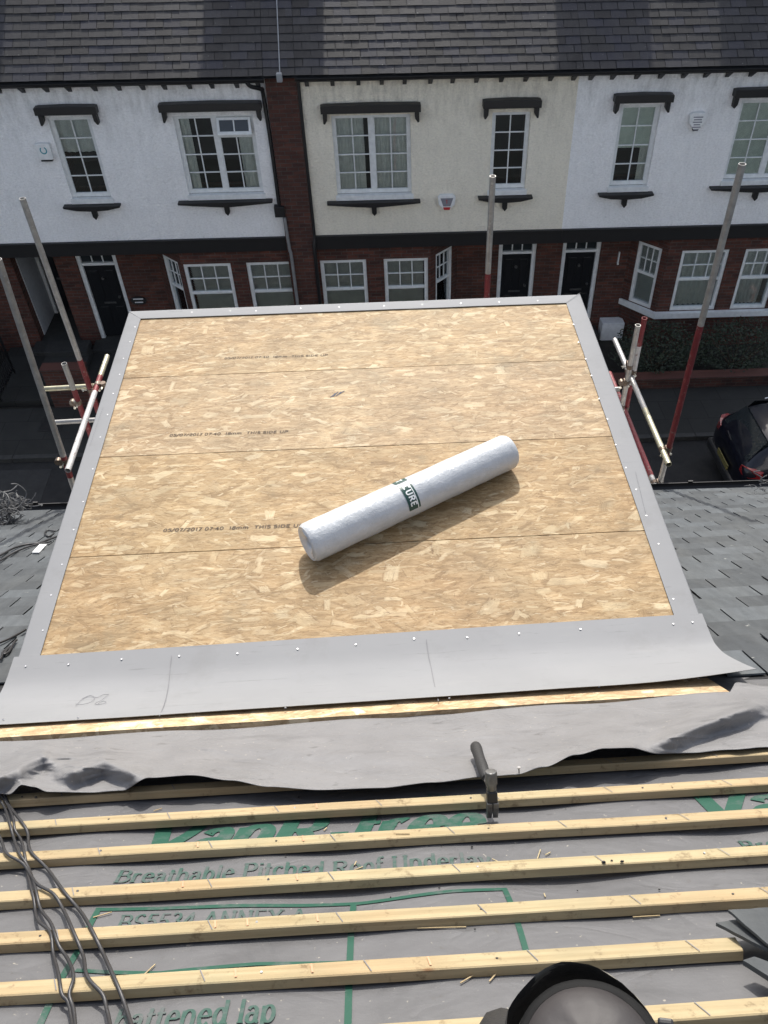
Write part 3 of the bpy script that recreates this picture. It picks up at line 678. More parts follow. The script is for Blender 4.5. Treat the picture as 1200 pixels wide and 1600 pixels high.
    for w_ in wins:
        upper_window(r, w_['x0'], w_['x1'], w_['z0']+.10, w_['z1'], 2, 4, w_.get('n', 1), w_.get('b', 'curtain'), w_.get('vent', False))
        hood(r, w_['hx0'], w_['hx1'], w_['hz']); sill(r, w_['sx0'], w_['sx1'], w_['sz'])
    # flanks and back
    s_ = MB(hill); s_.box(x0, x1, YB-.25, YB, ZG-.4, ZE); s_.box(x0, x0+.12, YD+.31, YB-.26, ZG-.4, ZE); s_.box(x1-.12, x1, YD+.31, YB-.26, ZG-.4, ZE); s_.box(x0+.121, x1-.121, YD+1.5, YB-.26, ZG-.4, ZG-.2); s_.build('rear_walls', MAT['brick2'], r)
    # roof
    RP = lambda x, s, off: hill(Vector((x, 15.72+s*cos(PIT)-off*sin(PIT), ZE+.02+s*sin(PIT)+off*cos(PIT))))
    nrow = int((YRI-15.72)/cos(PIT)/.165)
    sl = MB(); holes_r = roof_windows
    slate_field(sl, x0, x1, nrow, .165, .29, RP, .006, .003, skip=lambda x, s: any(a < x < b and s > c for a, b, c, *_ in holes_r), gap=.010)
    ro = sl.build('roof', MAT['fslate'], r)
    und = MB(hill); und.prism([(0, 0), (1, 0), (1, 1), (0, 1)], 0, 1) if False else None
    zr = roofz(YRI)
    und.add([(x0, 15.72, ZE-.01), (x1, 15.72, ZE-.01), (x1, YRI, zr-.03), (x0, YRI, zr-.03), (x0, YB+.3, ZE-.01), (x1, YB+.3, ZE-.01)], [(0, 1, 2, 3), (3, 2, 5, 4)])
    und.build('roof_deck', MAT['black'], r)
    rb = MB(hill); rb.add([(x0, YRI, zr+.02), (x1, YRI, zr+.02), (x1, YB+.35, ZE+.06), (x0, YB+.35, ZE+.06)], [(0, 1, 2, 3)]); rb.build('rear_roof', MAT['fslate'], r)
    rg = MB(hill); rg.tube([(x0, YRI, zr+.03), (x1, YRI, zr+.03)], .10, 10); rg.build('ridge_tiles', MAT['brick2'], r)
    # gutter and eaves brackets
    gt = MB(hill); pts = [(cos(t)*.062, sin(t)*.062) for t in [pi+pi*k/8 for k in range(9)]]
    yc = 15.70; zc = ZE+.0
    prof = pts+[(.056, 0)]+[(cos(t)*.054, sin(t)*.054) for t in [2*pi-pi*k/8 for k in range(9)]]+[(-.06, .004)]
    n = len(prof); vs = [(xx, yc+p, zc+q) for xx in (x0, x1) for p, q in prof]
    gt.add(vs, [(i, (i+1) % n, n+(i+1) % n, n+i) for i in range(n)]); gt.box(x0, x1, 15.775, 15.80, ZE-.10, ZE+.01); gt.box(x0, x1, 15.80, YF+.0, ZE-.02, ZE-.001)
    gt.build('gutter', MAT['black'], r)
    k = int((x1-x0)/.40)
    for i in range(k):
        xx = x0+.2+i*(x1-x0-.3)/(k-1)+random.uniform(-.03, .03)
        bb = MB(hill); bb.add([(xx-.035, 15.81, ZE-.11), (xx+.035, 15.81, ZE-.11), (xx+.035, 15.99, ZE-.24), (xx-.035, 15.99, ZE-.24), (xx-.035, 15.81, ZE-.022), (xx+.035, 15.81, ZE-.022), (xx+.035, 15.998, ZE-.022), (xx-.035, 15.998, ZE-.022)], [(0, 3, 2, 1), (4, 5, 6, 7), (0, 1, 5, 4), (1, 2, 6, 5), (2, 3, 7, 6), (3, 0, 4, 7)])
        bb.build('eaves_bracket', MAT['black'], r)
    for (a, b, s0) in holes_r:
        q = MB(); 
        for (u0, u1, v0, v1, h) in ((a, b, s0, s0+.12, .05), (a, a+.07, s0+.121, s0+1.2, .06), (b-.07, b, s0+.121, s0+1.2, .06), (a+.071, b-.071, s0+1.13, s0+1.2, .06)):
            q.hexa([RP(u0, v0, -.02), RP(u1, v0, -.02), RP(u1, v1, -.02), RP(u0, v1, -.02)], [RP(u0, v0, h), RP(u1, v0, h), RP(u1, v1, h), RP(u0, v1, h)])
        wo = q.build('roof_window', MAT['lead'], r, bevel=.006)
        q = MB(); q.hexa([RP(a+.072, s0+.122, .01), RP(b-.072, s0+.122, .01), RP(b-.072, s0+1.128, .01), RP(a+.072, s0+1.128, .01)], [RP(a+.072, s0+.122, .03), RP(b-.072, s0+.122, .03), RP(b-.072, s0+1.128, .03), RP(a+.072, s0+1.128, .03)]); q.build('roof_pane', MAT['cglass'], wo)
    return r

def rectF(tl, tr, bl, br):
    a, b, c, d = FA(*tl), FA(*tr), FA(*bl), FA(*br)
    return (a[0]+c[0])/2, (b[0]+d[0])/2, (c[1]+d[1])/2, (a[1]+b[1])/2
def win(tl, tr, bl, br, h0, h1, s0, s1, **k):
    x0, x1, z0, z1 = rectF(tl, tr, bl, br)
    ha, hb = FA(*h0, 15.8), FA(*h1, 15.8); sa, sb = FA(*s0, 15.85), FA(*s1, 15.85)
    d = dict(x0=x0, x1=x1, z0=z0, z1=z1, hx0=ha[0], hx1=hb[0], hz=(ha[1]+hb[1])/2, sx0=sa[0], sx1=sb[0], sz=min((sa[1]+sb[1])/2, z0-.005)); d.update(k); return d
XA, XP0, XP1, XC, XD = -6.55, -1.66, -1.10, 3.96, 9.3
B_w = [win((72, 184), (144, 182), (117, 319), (172, 316), (50, 170), (148, 168), (97, 322), (186, 320), b='tophalf'),
       win((274, 182), (397, 178), (293, 313), (411, 309), (245, 165), (407, 162), (277, 317), (425, 312), n=2, b='side', vent=True)]
C_w = [win((519, 181), (641, 178), (526, 313), (644, 310), (500, 168), (658, 164), (511, 318), (657, 314), n=2, b='curtain'),
       win((768, 177), (829, 173), (765, 306), (821, 302), (756, 160), (848, 157), (748, 308), (833, 306), b='none')]
D_w = [win((970, 165), (1033, 162), (951, 301), (1011, 297), (963, 152), (1056, 148), (937, 303), (1023, 300), b='half'),
       win((1155, 158), (1285, 153), (1131, 290), (1252, 286), (1152, 143), (1312, 138), (1112, 295), (1262, 290), n=2, b='blind')]
A_w = [dict(B_w[0])]
def mirror(w_, xc):
    q = dict(w_)
    for a, b in (('x0', 'x1'), ('hx0', 'hx1'), ('sx0', 'sx1')): q[a], q[b] = 2*xc-w_[b], 2*xc-w_[a]
    return q
A_w = [mirror(w_, XA-.12) for w_ in B_w]
for w_ in A_w: w_['vent'] = False
def FX(px, py, Y=16.0): return FA(px, py, Y)[0]
def bayw(*pp): return [(FX(a, 440), FX(b, 440)) for a, b in pp]
bB = bayw((291, 365), (389, 463)); bC = bayw((503, 574), (601, 669))
bD = [(FX(1056, 440), FX(1128, 440)), (FX(1152, 440), FX(1152, 440)+.80)]
dB = (FX(122, 420, YD), FX(186, 420, YD)); dC = (FX(779, 400, YD), FX(838, 400, YD)); dD = (FX(878, 400, YD), FX(938, 400, YD))
dA = (FX(25, 430, YD), FX(92, 430, YD))
hB = house('terraced_house', 'white rendered terraced house left of the brick pier with an open top vent', XA, XP0, MAT['white'], B_w, (FX(243, 440), XP0, 'L', bB), dB, roof_windows=[(-5.35, -3.1, 2.05)])
hC = house('terraced_house', 'cream rendered terraced house between the brick pier and the next white house', XP1, XC, MAT['cream'], C_w, (XP1, FX(718, 440), 'R', bC), dC, roof_windows=[(-.1, 1.4, 2.12)])
hD = house('terraced_house', 'white rendered terraced house to the right of the cream one', XC, XD, MAT['white'], D_w, (FX(990, 440), XD, 'L', bD), dD, 'net')
hA = house('terraced_house', 'white rendered terraced house at the far left with a pale recessed porch', -11.6, XA, MAT['white'], A_w, (-11.6, 2*XA-FX(243, 440), 'R', [(2*XA-b, 2*XA-a) for a, b in bB]), dA, porch=True)
# brick pier between the houses
p = MB(hill); p.box(XP0+.002, XP1-.002, YF-.10, YF+.6, ZG-.3, ZE-.06); pier = tag(p.build('brick_pier', MAT['brick2'], bevel=.006), 'red brick pier rising between the white and cream houses', 'pier')
p = MB(); RPp = lambda x, s, off: hill(Vector((x, 15.72+s*cos(PIT)-off*sin(PIT), ZE+.02+s*sin(PIT)+off*cos(PIT))))
slate_field(p, XP0+.003, XP1-.003, 34, .165, .29, RPp, .006); p.build('pier_roof', MAT['fslate'], pier)
p = MB(hill); p.add([(XP0, 15.72, ZE-.012), (XP1, 15.72, ZE-.012), (XP1, YRI, roofz(YRI)-.035), (XP0, YRI, roofz(YRI)-.035)], [(0, 1, 2, 3)]); p.build('pier_roof_deck', MAT['black'], pier)
# thin white flashing strip running up the roof above the pier
p = MB(); p.hexa([RPp(-1.37, -.02, .014), RPp(-1.352, -.02, .014), RPp(-1.352, 4, .014), RPp(-1.37, 4, .014)], [RPp(-1.37, -.02, .03), RPp(-1.352, -.02, .03), RPp(-1.352, 4, .03), RPp(-1.37, 4, .03)])
p.build('flashing_strip', MAT['lead'], pier); p = MB(hill); p.box(-1.42, -1.32, 15.60, 15.70, ZE-.05, ZE+.10); p.build('outlet_cap', MAT['lead'], pier, bevel=.02)
# downpipes
def downpipe(par, path, mat, r=.036, name='downpipe'):
    q = MB(); q.tube(smoothpath([hill(Vector(v)) for v in path], 4), r, 10)
    o = q.build(name, mat, par, smooth=True, auto=50)
    for k in range(2, len(path)-1):
        pass
    return o
yp = YF-.06
downpipe(hB, [(-1.95, 15.70, ZE-.05), (-1.9, 15.72, ZE-.13), (-1.74, 15.85, ZE-.22), (-1.72, yp, ZE-.35), (-1.70, yp, -6.0), (-1.70, yp, -7.2)], MAT['black'])
p = MB(hill); p.box(-1.80, -1.60, YF-.17, YF-.02, -7.33, -7.12); p.build('hopper', MAT['black'], hB, bevel=.01)
downpipe(hB, [(-1.62, yp-.09, -7.34), (-1.60, yp-.09, -8.0), (-1.58, yp-.09, -8.3), (-1.58, yp-.09, ZG)], simple('grey_pipe', (.22, .22, .22), .6), .032)
downpipe(hC, [(XP1+.02, yp, ZE-.05), (XP1+.02, yp, -6), (XP1+.02, yp, -7.7), (XP1+.0, yp-.06, -8.2), (XP1+.0, yp-.06, ZG)], MAT['black'])
# chimney stacks on the ridge (they shade bands of the roof)
def chimney(par, xa, xb, pots, h=1.5):
    zr = roofz(YRI); q = MB(hill); q.box(xa, xb, YRI-.5, YRI+.45, zr-.7, zr+h); q.box(xa-.05, xb+.05, YRI-.55, YRI+.5, zr+h+.001, zr+h+.12); o = q.build('chimney', MAT['brick2'], par, bevel=.01)
    for i in range(pots):
        x = xa+(xb-xa)*(i+.5)/pots; q = MB(hill); q.tube([(x, YRI, zr+h+.121), (x, YRI, zr+h+.55)], [.13, .105], 12, ri=.08); q.build('chimney_pot', MAT['brick2'], o, smooth=True, auto=40)
chimney(hC, -2.45, -.38, 4); chimney(hD, 3.78, 5.4, 4); chimney(hD, 6.7, 9.2, 4); chimney(hA, -9.0, -5.95, 6)
# alarm boxes and small things on the walls
def shield(name, label, px0, px1, py0, py1, face, mark):
    a, zt = FA(px0, py0, 15.95); b, _ = FA(px1, py0, 15.95); zb = FA((px0+px1)/2, py1, 15.95)[1]; xm = (a+b)/2; w_ = (b-a)
    r = empty(name, hill(Vector((xm, YF, zb))), label, 'alarm box')
    q = MB(hill)
    if mark == 'rect': poly = [(a+.02, zb), (b-.02, zb), (b, zb+.02), (b, zt-.02), (b-.02, zt), (a+.02, zt), (a, zt-.02), (a, zb+.02)]
    else: poly = [(xm-.05, zb), (xm+.05, zb), (b-.02, zb+(zt-zb)*.35), (b, zt-.05), (b-.05, zt), (a+.05, zt), (a, zt-.05), (a+.02, zb+(zt-zb)*.35)]
    q.prism(poly, YF-.09, YF-.001); q.build('cover', MAT['boxw'], r, bevel=.012)
    if mark == 'rect':
        q = MB(lambda v: hill(v)); pts = arc(xm, (zt+zb)/2+.03, .055, .06, 130, 420, 14); ribbon(q, pts, lambda u, v, l: (u, YF-.093, v), lambda dx, dy: .022, .02, 0); q.build('logo', MAT['teal'], r)
        q = MB(hill); q.box(a+.03, b-.03, YF-.085, YF-.02, zb-.03, zb-.001); q.build('strobe', MAT['plastic'], r)
    elif mark == 'red':
        q = MB(hill); q.prism([(xm-.07, zb+.08), (xm+.07, zb+.08), (b-.05, zt-.06), (a+.05, zt-.06)], YF-.094, YF-.0915); q.build('panel', MAT['greymark'], r)
        q = MB(hill); q.prism([(xm-.055, zb+.005), (xm+.055, zb+.005), (xm+.075, zb+.06), (xm-.075, zb+.06)], YF-.0945, YF-.0912); q.build('strobe', MAT['redmark'], r)
        q = MB(hill); ribbon(q, [(xm-.02, zt-.10), (xm+.02, zt-.10), (xm, zt-.10), (xm, zt-.17)], lambda u, v, l: (u, YF-.0955, v), lambda dx, dy: .012, .02, 0); q.build('logo', MAT['redmark'], r)
    else:
        q = MB(hill)
        for k in range(6): ww = (.09, .075, .085, .06, .08, .05)[k]; q.box(xm-ww, xm+ww, YF-.0945, YF-.0912, zt-.06-k*.045-.02, zt-.06-k*.045)
        q.build('lettering', MAT['greymark'], r)
        q = MB(hill); q.prism([(xm-.045, zb-.03), (xm+.045, zb-.03), (xm+.05, zb-.001), (xm-.05, zb-.001)], YF-.08, YF-.02); q.build('strobe', MAT['plastic'], r)
shield('alarm_box', 'white rectangular alarm box with a teal ring mark beside the narrow window', 54, 77, 224, 249, None, 'rect')
shield('alarm_box', 'shield shaped alarm box with grey panel and red tip on the cream wall', 684, 712, 304, 327, None, 'red')
shield('alarm_box', 'white shield alarm box with dark lettering on the right white wall', 1078, 1105, 176, 201, None, 'txt')
# little name plate by the left door and mark on the right house
xx, zz = FA(217, 469, YD); q = MB(hill); q.prism([(xx+.17*cos(t), zz+.10*sin(t)) for t in [2*pi*k/16 for k in range(16)]], YD-.03, YD-.001); np_ = tag(q.build('name_plate', MAT['plastic']), 'small oval dark name plate on brick beside the left black door', 'name plate')
q = MB(hill)
for k, r_ in enumerate(((.11, .045), (.09, -.035))): q.box(xx-r_[0], xx+r_[0], YD-.034, YD-.031, zz+r_[1]-.012, zz+r_[1]+.012)
q.build('plate_lettering', MAT['boxw'], np_)
xx, zz = FA(966, 402, YD); q = MB(hill); q.box(xx-.012, xx+.012, YD-.05, YD-.001, zz-.14, zz+.14); q.box(xx-.02, xx+.02, YD-.055, YD-.05, zz-.15, zz-.12); tag(q.build('wall_bracket', MAT['upvc']), 'thin white vertical bracket on brick beside the right door', 'bracket')
# white meter box
xa_, za_ = FA(941, 505, YD-.25); xb_, zb_ = FA(969, 541, YD-.25); q = MB(hill); q.box(xa_, xb_, YD-.28, YD-.002, zb_, za_); o = tag(q.build('meter_box', MAT['boxw'], bevel=.01), 'white meter box on the wall below the right bay sill', 'meter box')
q = MB(hill); q.box(xa_+.03, xb_-.03, YD-.29, YD-.281, zb_+.03, za_-.08); q.build('meter_door', MAT['boxw'], o, bevel=.004)

# front gardens
def low_wall(name, label, xa, xb, y=14.36, h=.75, cap=True):
    q = MB(hill); q.box(xa, xb, y-.11, y+.11, ZG-.2, ZG+h-.05); o = tag(q.build(name, MAT['brick2']), label, 'wall', 'low garden walls')
    q = MB(hill); q.box(xa-.02, xb+.02, y-.14, y+.14, ZG+h-.048, ZG+h); q.build('coping', MAT['brick2'], o, bevel=.008)
    return o
low_wall('garden_wall', 'low brick front garden wall at the far left behind the poles', -11.6, -8.35); low_wall('garden_wall', 'short low brick garden wall between the two left gates', -6.75, -5.9, h=.9)
low_wall('garden_wall', 'low brick garden wall before the left house bay', -4.9, -1.3); low_wall('garden_wall', 'low brick garden wall before the cream house bay', -1.25, 2.9); low_wall('garden_wall', 'low brick garden wall under the two hedges', 4.9, 9.3, h=.22)
q = MB(hill); q.box(-8.3, -5.0, 14.48, 16.55, ZG-.2, ZG-.03); q.box(3.0, 4.8, 14.26, 16.5, ZG-.2, ZG-.03); tag(q.build('path', MAT['pave']), kind='structure')
# wrought iron gate, open into the garden
q = MB(hill); gx = -7.9; gr = empty('iron_gate', hill(Vector((gx, 14.5, ZG))), 'black wrought iron gate standing open on the left garden path', 'gate')
for k in range(12): y = 14.5+k*.085; q.tube([(gx, y, ZG+.08), (gx, y, ZG+1.05+.12*sin(k/11*pi))], .010, 6)
q.build('gate_bars', MAT['black'], gr); q = MB(hill); q.beam((gx, 14.46, ZG+.15), (gx, 15.48, ZG+.15), .03, .03); q.beam((gx, 14.46, ZG+.95), (gx, 15.48, ZG+.95), .03, .03); q.beam((gx, 14.46, ZG), (gx, 14.46, ZG+1.2), .035, .035, (1, 0, 0)); q.beam((gx, 15.48, ZG), (gx, 15.48, ZG+1.1), .03, .03, (1, 0, 0)); q.build('gate_frame', MAT['black'], gr)
q = MB(hill)
for k in range(6):
    cy = 14.6+k*.17; ribbon(q, arc(cy, ZG+.6, .07, .12, 0, 330, 12), lambda u, v, l: (gx-.012, u, v), lambda dx, dy: .016, .03, 0)
q.build('scrollwork', MAT['black'], gr)
q = MB(hill); q.box(-7.32, -6.35, 15.55, 16.2, ZG-.2, ZG+.10); q.box(-7.3, -6.37, 15.9, 16.35, ZG+.101, ZG+.24); tag(q.build('entrance_steps', MAT['kerb'], bevel=.01), 'pale stone steps below the recessed porch at the left', 'steps')
q = MB(hill); q.box(-6.9, -6.45, 13.45, 13.85, -10.60, -10.594); tag(q.build('manhole_cover', simple('cast_iron', (.03, .03, .03), .6, .5)), 'dark square manhole cover in the left pavement', 'manhole cover')
# hedges
def hedge(label, cx, cy, cz, rx, ry, rz, seed):
    rnd = random.Random(seed); r = empty('hedge', hill(Vector((cx, cy, ZG))), label, 'hedge', 'dark hedges before the right house')
    q = MB(hill)
    for i in range(3200):
        while True:
            v = Vector((rnd.uniform(-1, 1), rnd.uniform(-1, 1), rnd.uniform(-1, 1)))
            if .55 < v.length < 1: break
        b = 1+.22*mnoise.noise(v*2.3+Vector((seed, 0, 0)))
        c = Vector((cx+v.x*rx*b, cy+v.y*ry*b, cz+v.z*rz*b)); d = Vector((rnd.gauss(0, 1), rnd.gauss(0, 1), rnd.gauss(0, .6))).normalized(); e = d.orthogonal().normalized(); s_ = rnd.uniform(.02, .038)
        q.mi = 0 if rnd.random() < .7 else 1
        q.add([c-d*s_, c+e*s_*.5, c+d*s_, c-e*s_*.5], [(0, 1, 2, 3)])
    q.build('foliage', [MAT['leaf'], MAT['leaf2']], r, smooth='keep')
    q = MB(hill)
    for i in range(9):
        a = i*.7; q.tube([(cx+.1*cos(a), cy+.1*sin(a), ZG), (cx+rx*.35*cos(a), cy+ry*.35*sin(a), cz-.1), (cx+rx*.7*cos(a), cy+ry*.7*sin(a), cz+rz*.5)], [.022, .014, .005], 6)
    q.build('stems', MAT['bark'], r)
hedge('dark green hedge bush just behind the red and white scaffold tubes', 6.05, 14.95, ZG+.48, .95, .62, .6, 3)
hedge('dark green hedge bush behind the tall right pole, under the bay', 7.85, 14.95, ZG+.48, 1.15, .62, .6, 8)

# ================================================================== PARKED CAR
def car():
    x0 = 6.35; yc = 11.42; zg = -10.70
    r = empty('parked_car', hill(Vector((x0+2, yc, zg))), 'dark navy hatchback parked at the far kerb, its tail lights showing', 'car')
    T = lambda p: hill(Vector((x0+p.x, yc+p.y, zg+p.z)))
    # stations along the body: x, half width at sill, at waist, at roof, z bottom, waist z, roof z
    st = [(0.0, .62, .66, .52, .42, .78, .86), (.06, .76, .80, .60, .26, .86, .98), (.25, .83, .86, .60, .20, .93, 1.22), (.55, .85, .88, .60, .18, .95, 1.42), (1.0, .86, .885, .61, .18, .95, 1.47), (1.8, .86, .885, .62, .18, .94, 1.49), (2.5, .86, .88, .60, .18, .93, 1.43), (3.0, .86, .875, .60, .18, .92, 1.18), (3.3, .85, .87, .62, .18, .90, .96), (3.9, .80, .84, .60, .20, .78, .82), (4.05, .62, .66, .45, .32, .62, .68)]
    q = MB(T); n = 14; vs = []
    for (x, ws, ww, wr, zb, zw, zr) in st:
        half = [(0, zb), (ws*.7, zb), (ws, zb+.08), (ww, (zb+zw)/2), (ww-.005, zw), (wr+(ww-wr)*.35, zw+(zr-zw)*.5), (wr, zr-.04), (wr*.6, zr)]
        ring = [(x, y, z) for y, z in half]+[(x, 0, zr+.01)]+[(x, -y, z) for y, z in half[:0:-1]]
        vs += ring
    m = len(ring); fs = []
    for i in range(len(st)-1):
        for k in range(m): fs.append((i*m+k, i*m+(k+1) % m, (i+1)*m+(k+1) % m, (i+1)*m+k))
    fs += [tuple(range(m)), tuple((len(st)-1)*m+k for k in range(m))]
    q.add(vs, fs); q.build('body', MAT['navy'], r, smooth=True, sub=2)
    q = MB(T); q.add([(.15, -.60, 1.00), (.15, .60, 1.00), (.42, .53, 1.345), (.42, -.53, 1.345)], [(0, 1, 2, 3)]); q.add([(.095, -.60, 1.00), (.095, .60, 1.00), (.38, .52, 1.36), (.38, -.52, 1.36)], [(0, 1, 2, 3)]); q.build('rear_window', MAT['cglass'], r)
    for sg in (-1, 1):
        q = MB(T)
        for (a, b) in ((.55, 1.25), (1.32, 2.1), (2.16, 2.75)):
            zt = 1.34 if b < 2.5 else 1.22
            q.add([(a, sg*.885, .98), (b, sg*.885, .98), (b-.04, sg*.70, zt), (a+.06, sg*.70, zt)], [(0, 1, 2, 3)])
        q.build('side_windows', MAT['cglass'], r)
        s2 = MB(T); base = [(.015, .56, .80), (.02, .68, .78), (.10, .80, .78), (.27, .885, .82), (.26, .875, .93), (.12, .80, .96), (.05, .68, .93), (.03, .56, .90)]
        bk = [(p_[0]+.08, p_[1]*.93, p_[2]) for p_ in base]; nn = 8
        s2.add([(a, sg*b, c) for a, b, c in base+bk], [tuple(range(8))]+[(i, (i+1) % 8, 8+(i+1) % 8, 8+i) for i in range(8)]); s2.build('tail_light', MAT['lamp'], r, smooth=True, auto=35)
        for wx in (.78, 3.25):
            q = MB(T); q.tube([(wx, sg*.68, .30), (wx, sg*.885, .30)], .31, 28); o = q.build('wheel', MAT['tyre'], r, smooth=True, auto=40, bevel=.02)
            q = MB(T); q.tube([(wx, sg*.886, .30), (wx, sg*.895, .30)], .19, 20); q.build('rim', MAT['chrome'], o)
    q = MB(T); q.box(-.045, -.02, -.26, .26, .50, .61); po = q.build('number_plate', MAT['plate'], r, bevel=.004)
    q = MB(T); q.box(-.04, .5, -.78, .78, .26, .46); q.build('bumper', MAT['plastic'], r, bevel=.05, seg=3)
    for sg in (-1, 1):
        q = MB(T); q.tube([(.7, sg*.56, 1.49), (1.0, sg*.57, 1.54), (2.2, sg*.57, 1.54), (2.4, sg*.56, 1.5)], .018, 8); q.build('roof_rail', MAT['chrome'], r, smooth=True)
    q = MB(T); q.tube([(-.0, -.02, 1.02), (.02, .22, 1.04)], .008, 6); q.build('wiper', MAT['plastic'], r)
car()

# ================================================================== OUR HOUSE: slope, battens, underlay, slates
YE = 5.0
def zmain(x, y):
    t = max(0, (y-HY)/3.38); return HD-tan(PHI)*(y-HY)-.036*x*t-.05*t
hs = empty('house_being_reroofed', (0, 2, ground_z(0)), 'house in the foreground being re-roofed, its slope stripped to grey underlay and battens', 'house')
# walls under the slope and back slope
q = MB(hill); q.box(-9, 9, 4.72, 4.95, ZG-.3, -8.0); q.box(-9, -8.7, -6, 4.72, ZG-.3, -5.4); q.box(8.7, 9, -6, 4.72, ZG-.3, -5.4); q.box(-9, 9, -6.2, -6.0, ZG-.3, -5.2); q.build('ground_floor_wall', simple('dark_grey_wall', (.035, .037, .04), .9), hs); q = MB(hill); q.box(-9, 9, 4.72, 4.96, -7.999, -5.0); q.build('rendered_wall', MAT['white'], hs)
SR = 2.45       # s of the ridge
batt = [((0, 1241), (1200, 1168)), ((0, 1284), (1200, 1213)), ((0, 1332), (1200, 1262)), ((0, 1392), (1200, 1319)), ((0, 1456), (1200, 1384)), ((0, 1533), (1148, 1463)), ((0, 1639), (1200, 1556))]
bs = []
for (a, b) in batt:
    p, q_ = slope(*a, off=.021), slope(*b, off=.021); bs.append((p.x, s_of(p), q_.x, s_of(q_)))
def bat_s(k, x): x0, s0, x1, s1 = bs[k]; return s0+(s1-s0)*(x-x0)/(x1-x0)
smid = [bat_s(k, 0) for k in range(len(bs))]
def hm(x, s):
    """height of the slack underlay above the rafters"""
    a = mnoise.noise(Vector((x*2.1, s*5.0, 3.1)))*.012+mnoise.noise(Vector((x*5.5, s*9, 8.7)))*.004
    r_ = .5+.5*cos((x-.1)/.42*2*pi)                     # rafters hold it up, it hangs between
    k = 0; sag = 0
    # hang deeper just above each batten's upslope face
    for i in range(len(smid)):
        d = s-smid[i]
        if 0 <= d < .15:
            sag = -.010*(1-r_)*max(0, .35+.9*mnoise.noise(Vector((x*1.7, i*3.3, 4))))*math.exp(-((d-.035)/.04)**2)
    h = -.0035+a*.8-.002*(1-r_)+sag
    for i in range(len(smid)):
        if -.004 < s-smid[i]-.005 < .036: h = min(h, -.0004)
    return min(h, .006)
ms = MB(); x0, x1, s0, s1 = -3.2, 3.2, -.05, SR
def xw(u): return -3.2+6.4*u
grid(ms, 420, 150, lambda u, v: SP(xw(u), s0+(s1-s0)*v, hm(xw(u), s0+(s1-s0)*v)))
ul = ms.build('roof_underlay', MAT['memb'], hs, smooth=True)
# rough boarding / deck below, back slope
q = MB(); q.hexa([SP(-9, .1, -.14), SP(9, .1, -.14), SP(9, SR, -.14), SP(-9, SR, -.14)], [SP(-9, .1, -.06), SP(9, .1, -.06), SP(9, SR, -.06), SP(-9, SR, -.06)]); q.build('rafter_deck', MAT['black'], hs)
for (xa_, xb_) in ((1.06, 6.2), (-6.4, -1.28)):
    q = MB(); grid(q, 8, 12, lambda u, v: Vector((xa_+(xb_-xa_)*u, 1.45+(YE-.01-1.45)*v, zmain(xa_+(xb_-xa_)*u, 1.45+(YE-.01-1.45)*v)-.006))); q.build('slope_deck', MAT['black'], hs)
rid = SP(0, SR, 0); q = MB(); q.add([(-9, rid.y, rid.z), (9, rid.y, rid.z), (9, -6.3, rid.z-4.2), (-9, -6.3, rid.z-4.2)], [(0, 1, 2, 3)]); q.build('rear_slope', MAT['slate'], hs)
for k in range(len(bs)):
    q = MB(); xa = -2.6; xb = 2.6 if k != 5 else bs[5][2]
    n = 60; H = .0205
    def bp(u, a, b, xa=xa, xb=xb, k=k):
        x = xa+(xb-xa)*u; return SP(x, bat_s(k, x)+a+.0015*mnoise.noise(Vector((x*3, k*7, 0))), b+.0012*mnoise.noise(Vector((x*2.5, k*5+3, 0))))
    W_ = .0345
    prof = [(0.0, 0.001), (0.0, H-.002), (.002, H), (W_-.002, H), (W_, H-.002), (W_, .001)]
    vs = []
    for i in range(n+1):
        for (a, b) in prof: vs.append(bp(i/n, a, b))
    m = len(prof); fs = [(i*m+j, i*m+(j+1) % m, (i+1)*m+(j+1) % m, (i+1)*m+j) for i in range(n) for j in range(m)]+[tuple(range(m)), tuple(n*m+j for j in range(m))]
    q.add(vs, fs); bo = q.build('roof_batten', MAT['batten'], hs)
    # saw / pencil marks across the face
    rr = random.Random(k+5); q = MB(); x = -1.25+rr.uniform(0, .2)
    while x < 1.3:
        if x < xb-.05: q = MB(); ribbon(q, [(x-.006, .003), (x+.008, W_-.003)], lambda u, v, l, k=k: SP(u, bat_s(k, u)+v, H+.0018), lambda dx, dy: .0016, .02, 0); q.build('setting_out_mark', MAT['pencil'], bo)
        x += .26+rr.uniform(-.02, .03)
    q = MB()
    for mx in ((-.20,) if k < 2 else (-.22, -.45) if k < 4 else (-.17, -.30, .03 if k == 5 else -.36)):
        q = MB()
        for t in range(1): ribbon(q, [(mx+t*.007, .006), (mx+.004+t*.006, W_-.008)], lambda u, v, l, k=k: SP(u, bat_s(k, u)+v, H+.0021), lambda dx, dy: .0036, .02, 0)
        q.build('crayon_mark', MAT['redcrayon'], bo)
    q = MB()
    for i in range(7):
        x = -1.2+i*.42+.1
        if x < xb-.05: q = MB(); xn = x+rr.uniform(-.03, .03); q.tube([SP(xn, bat_s(k, x)+W_*rr.uniform(.35, .65), H-.003), SP(xn, bat_s(k, x)+W_/2, H+.0014)], .0024, 8); q.build('nail', MAT['steel'], bo)

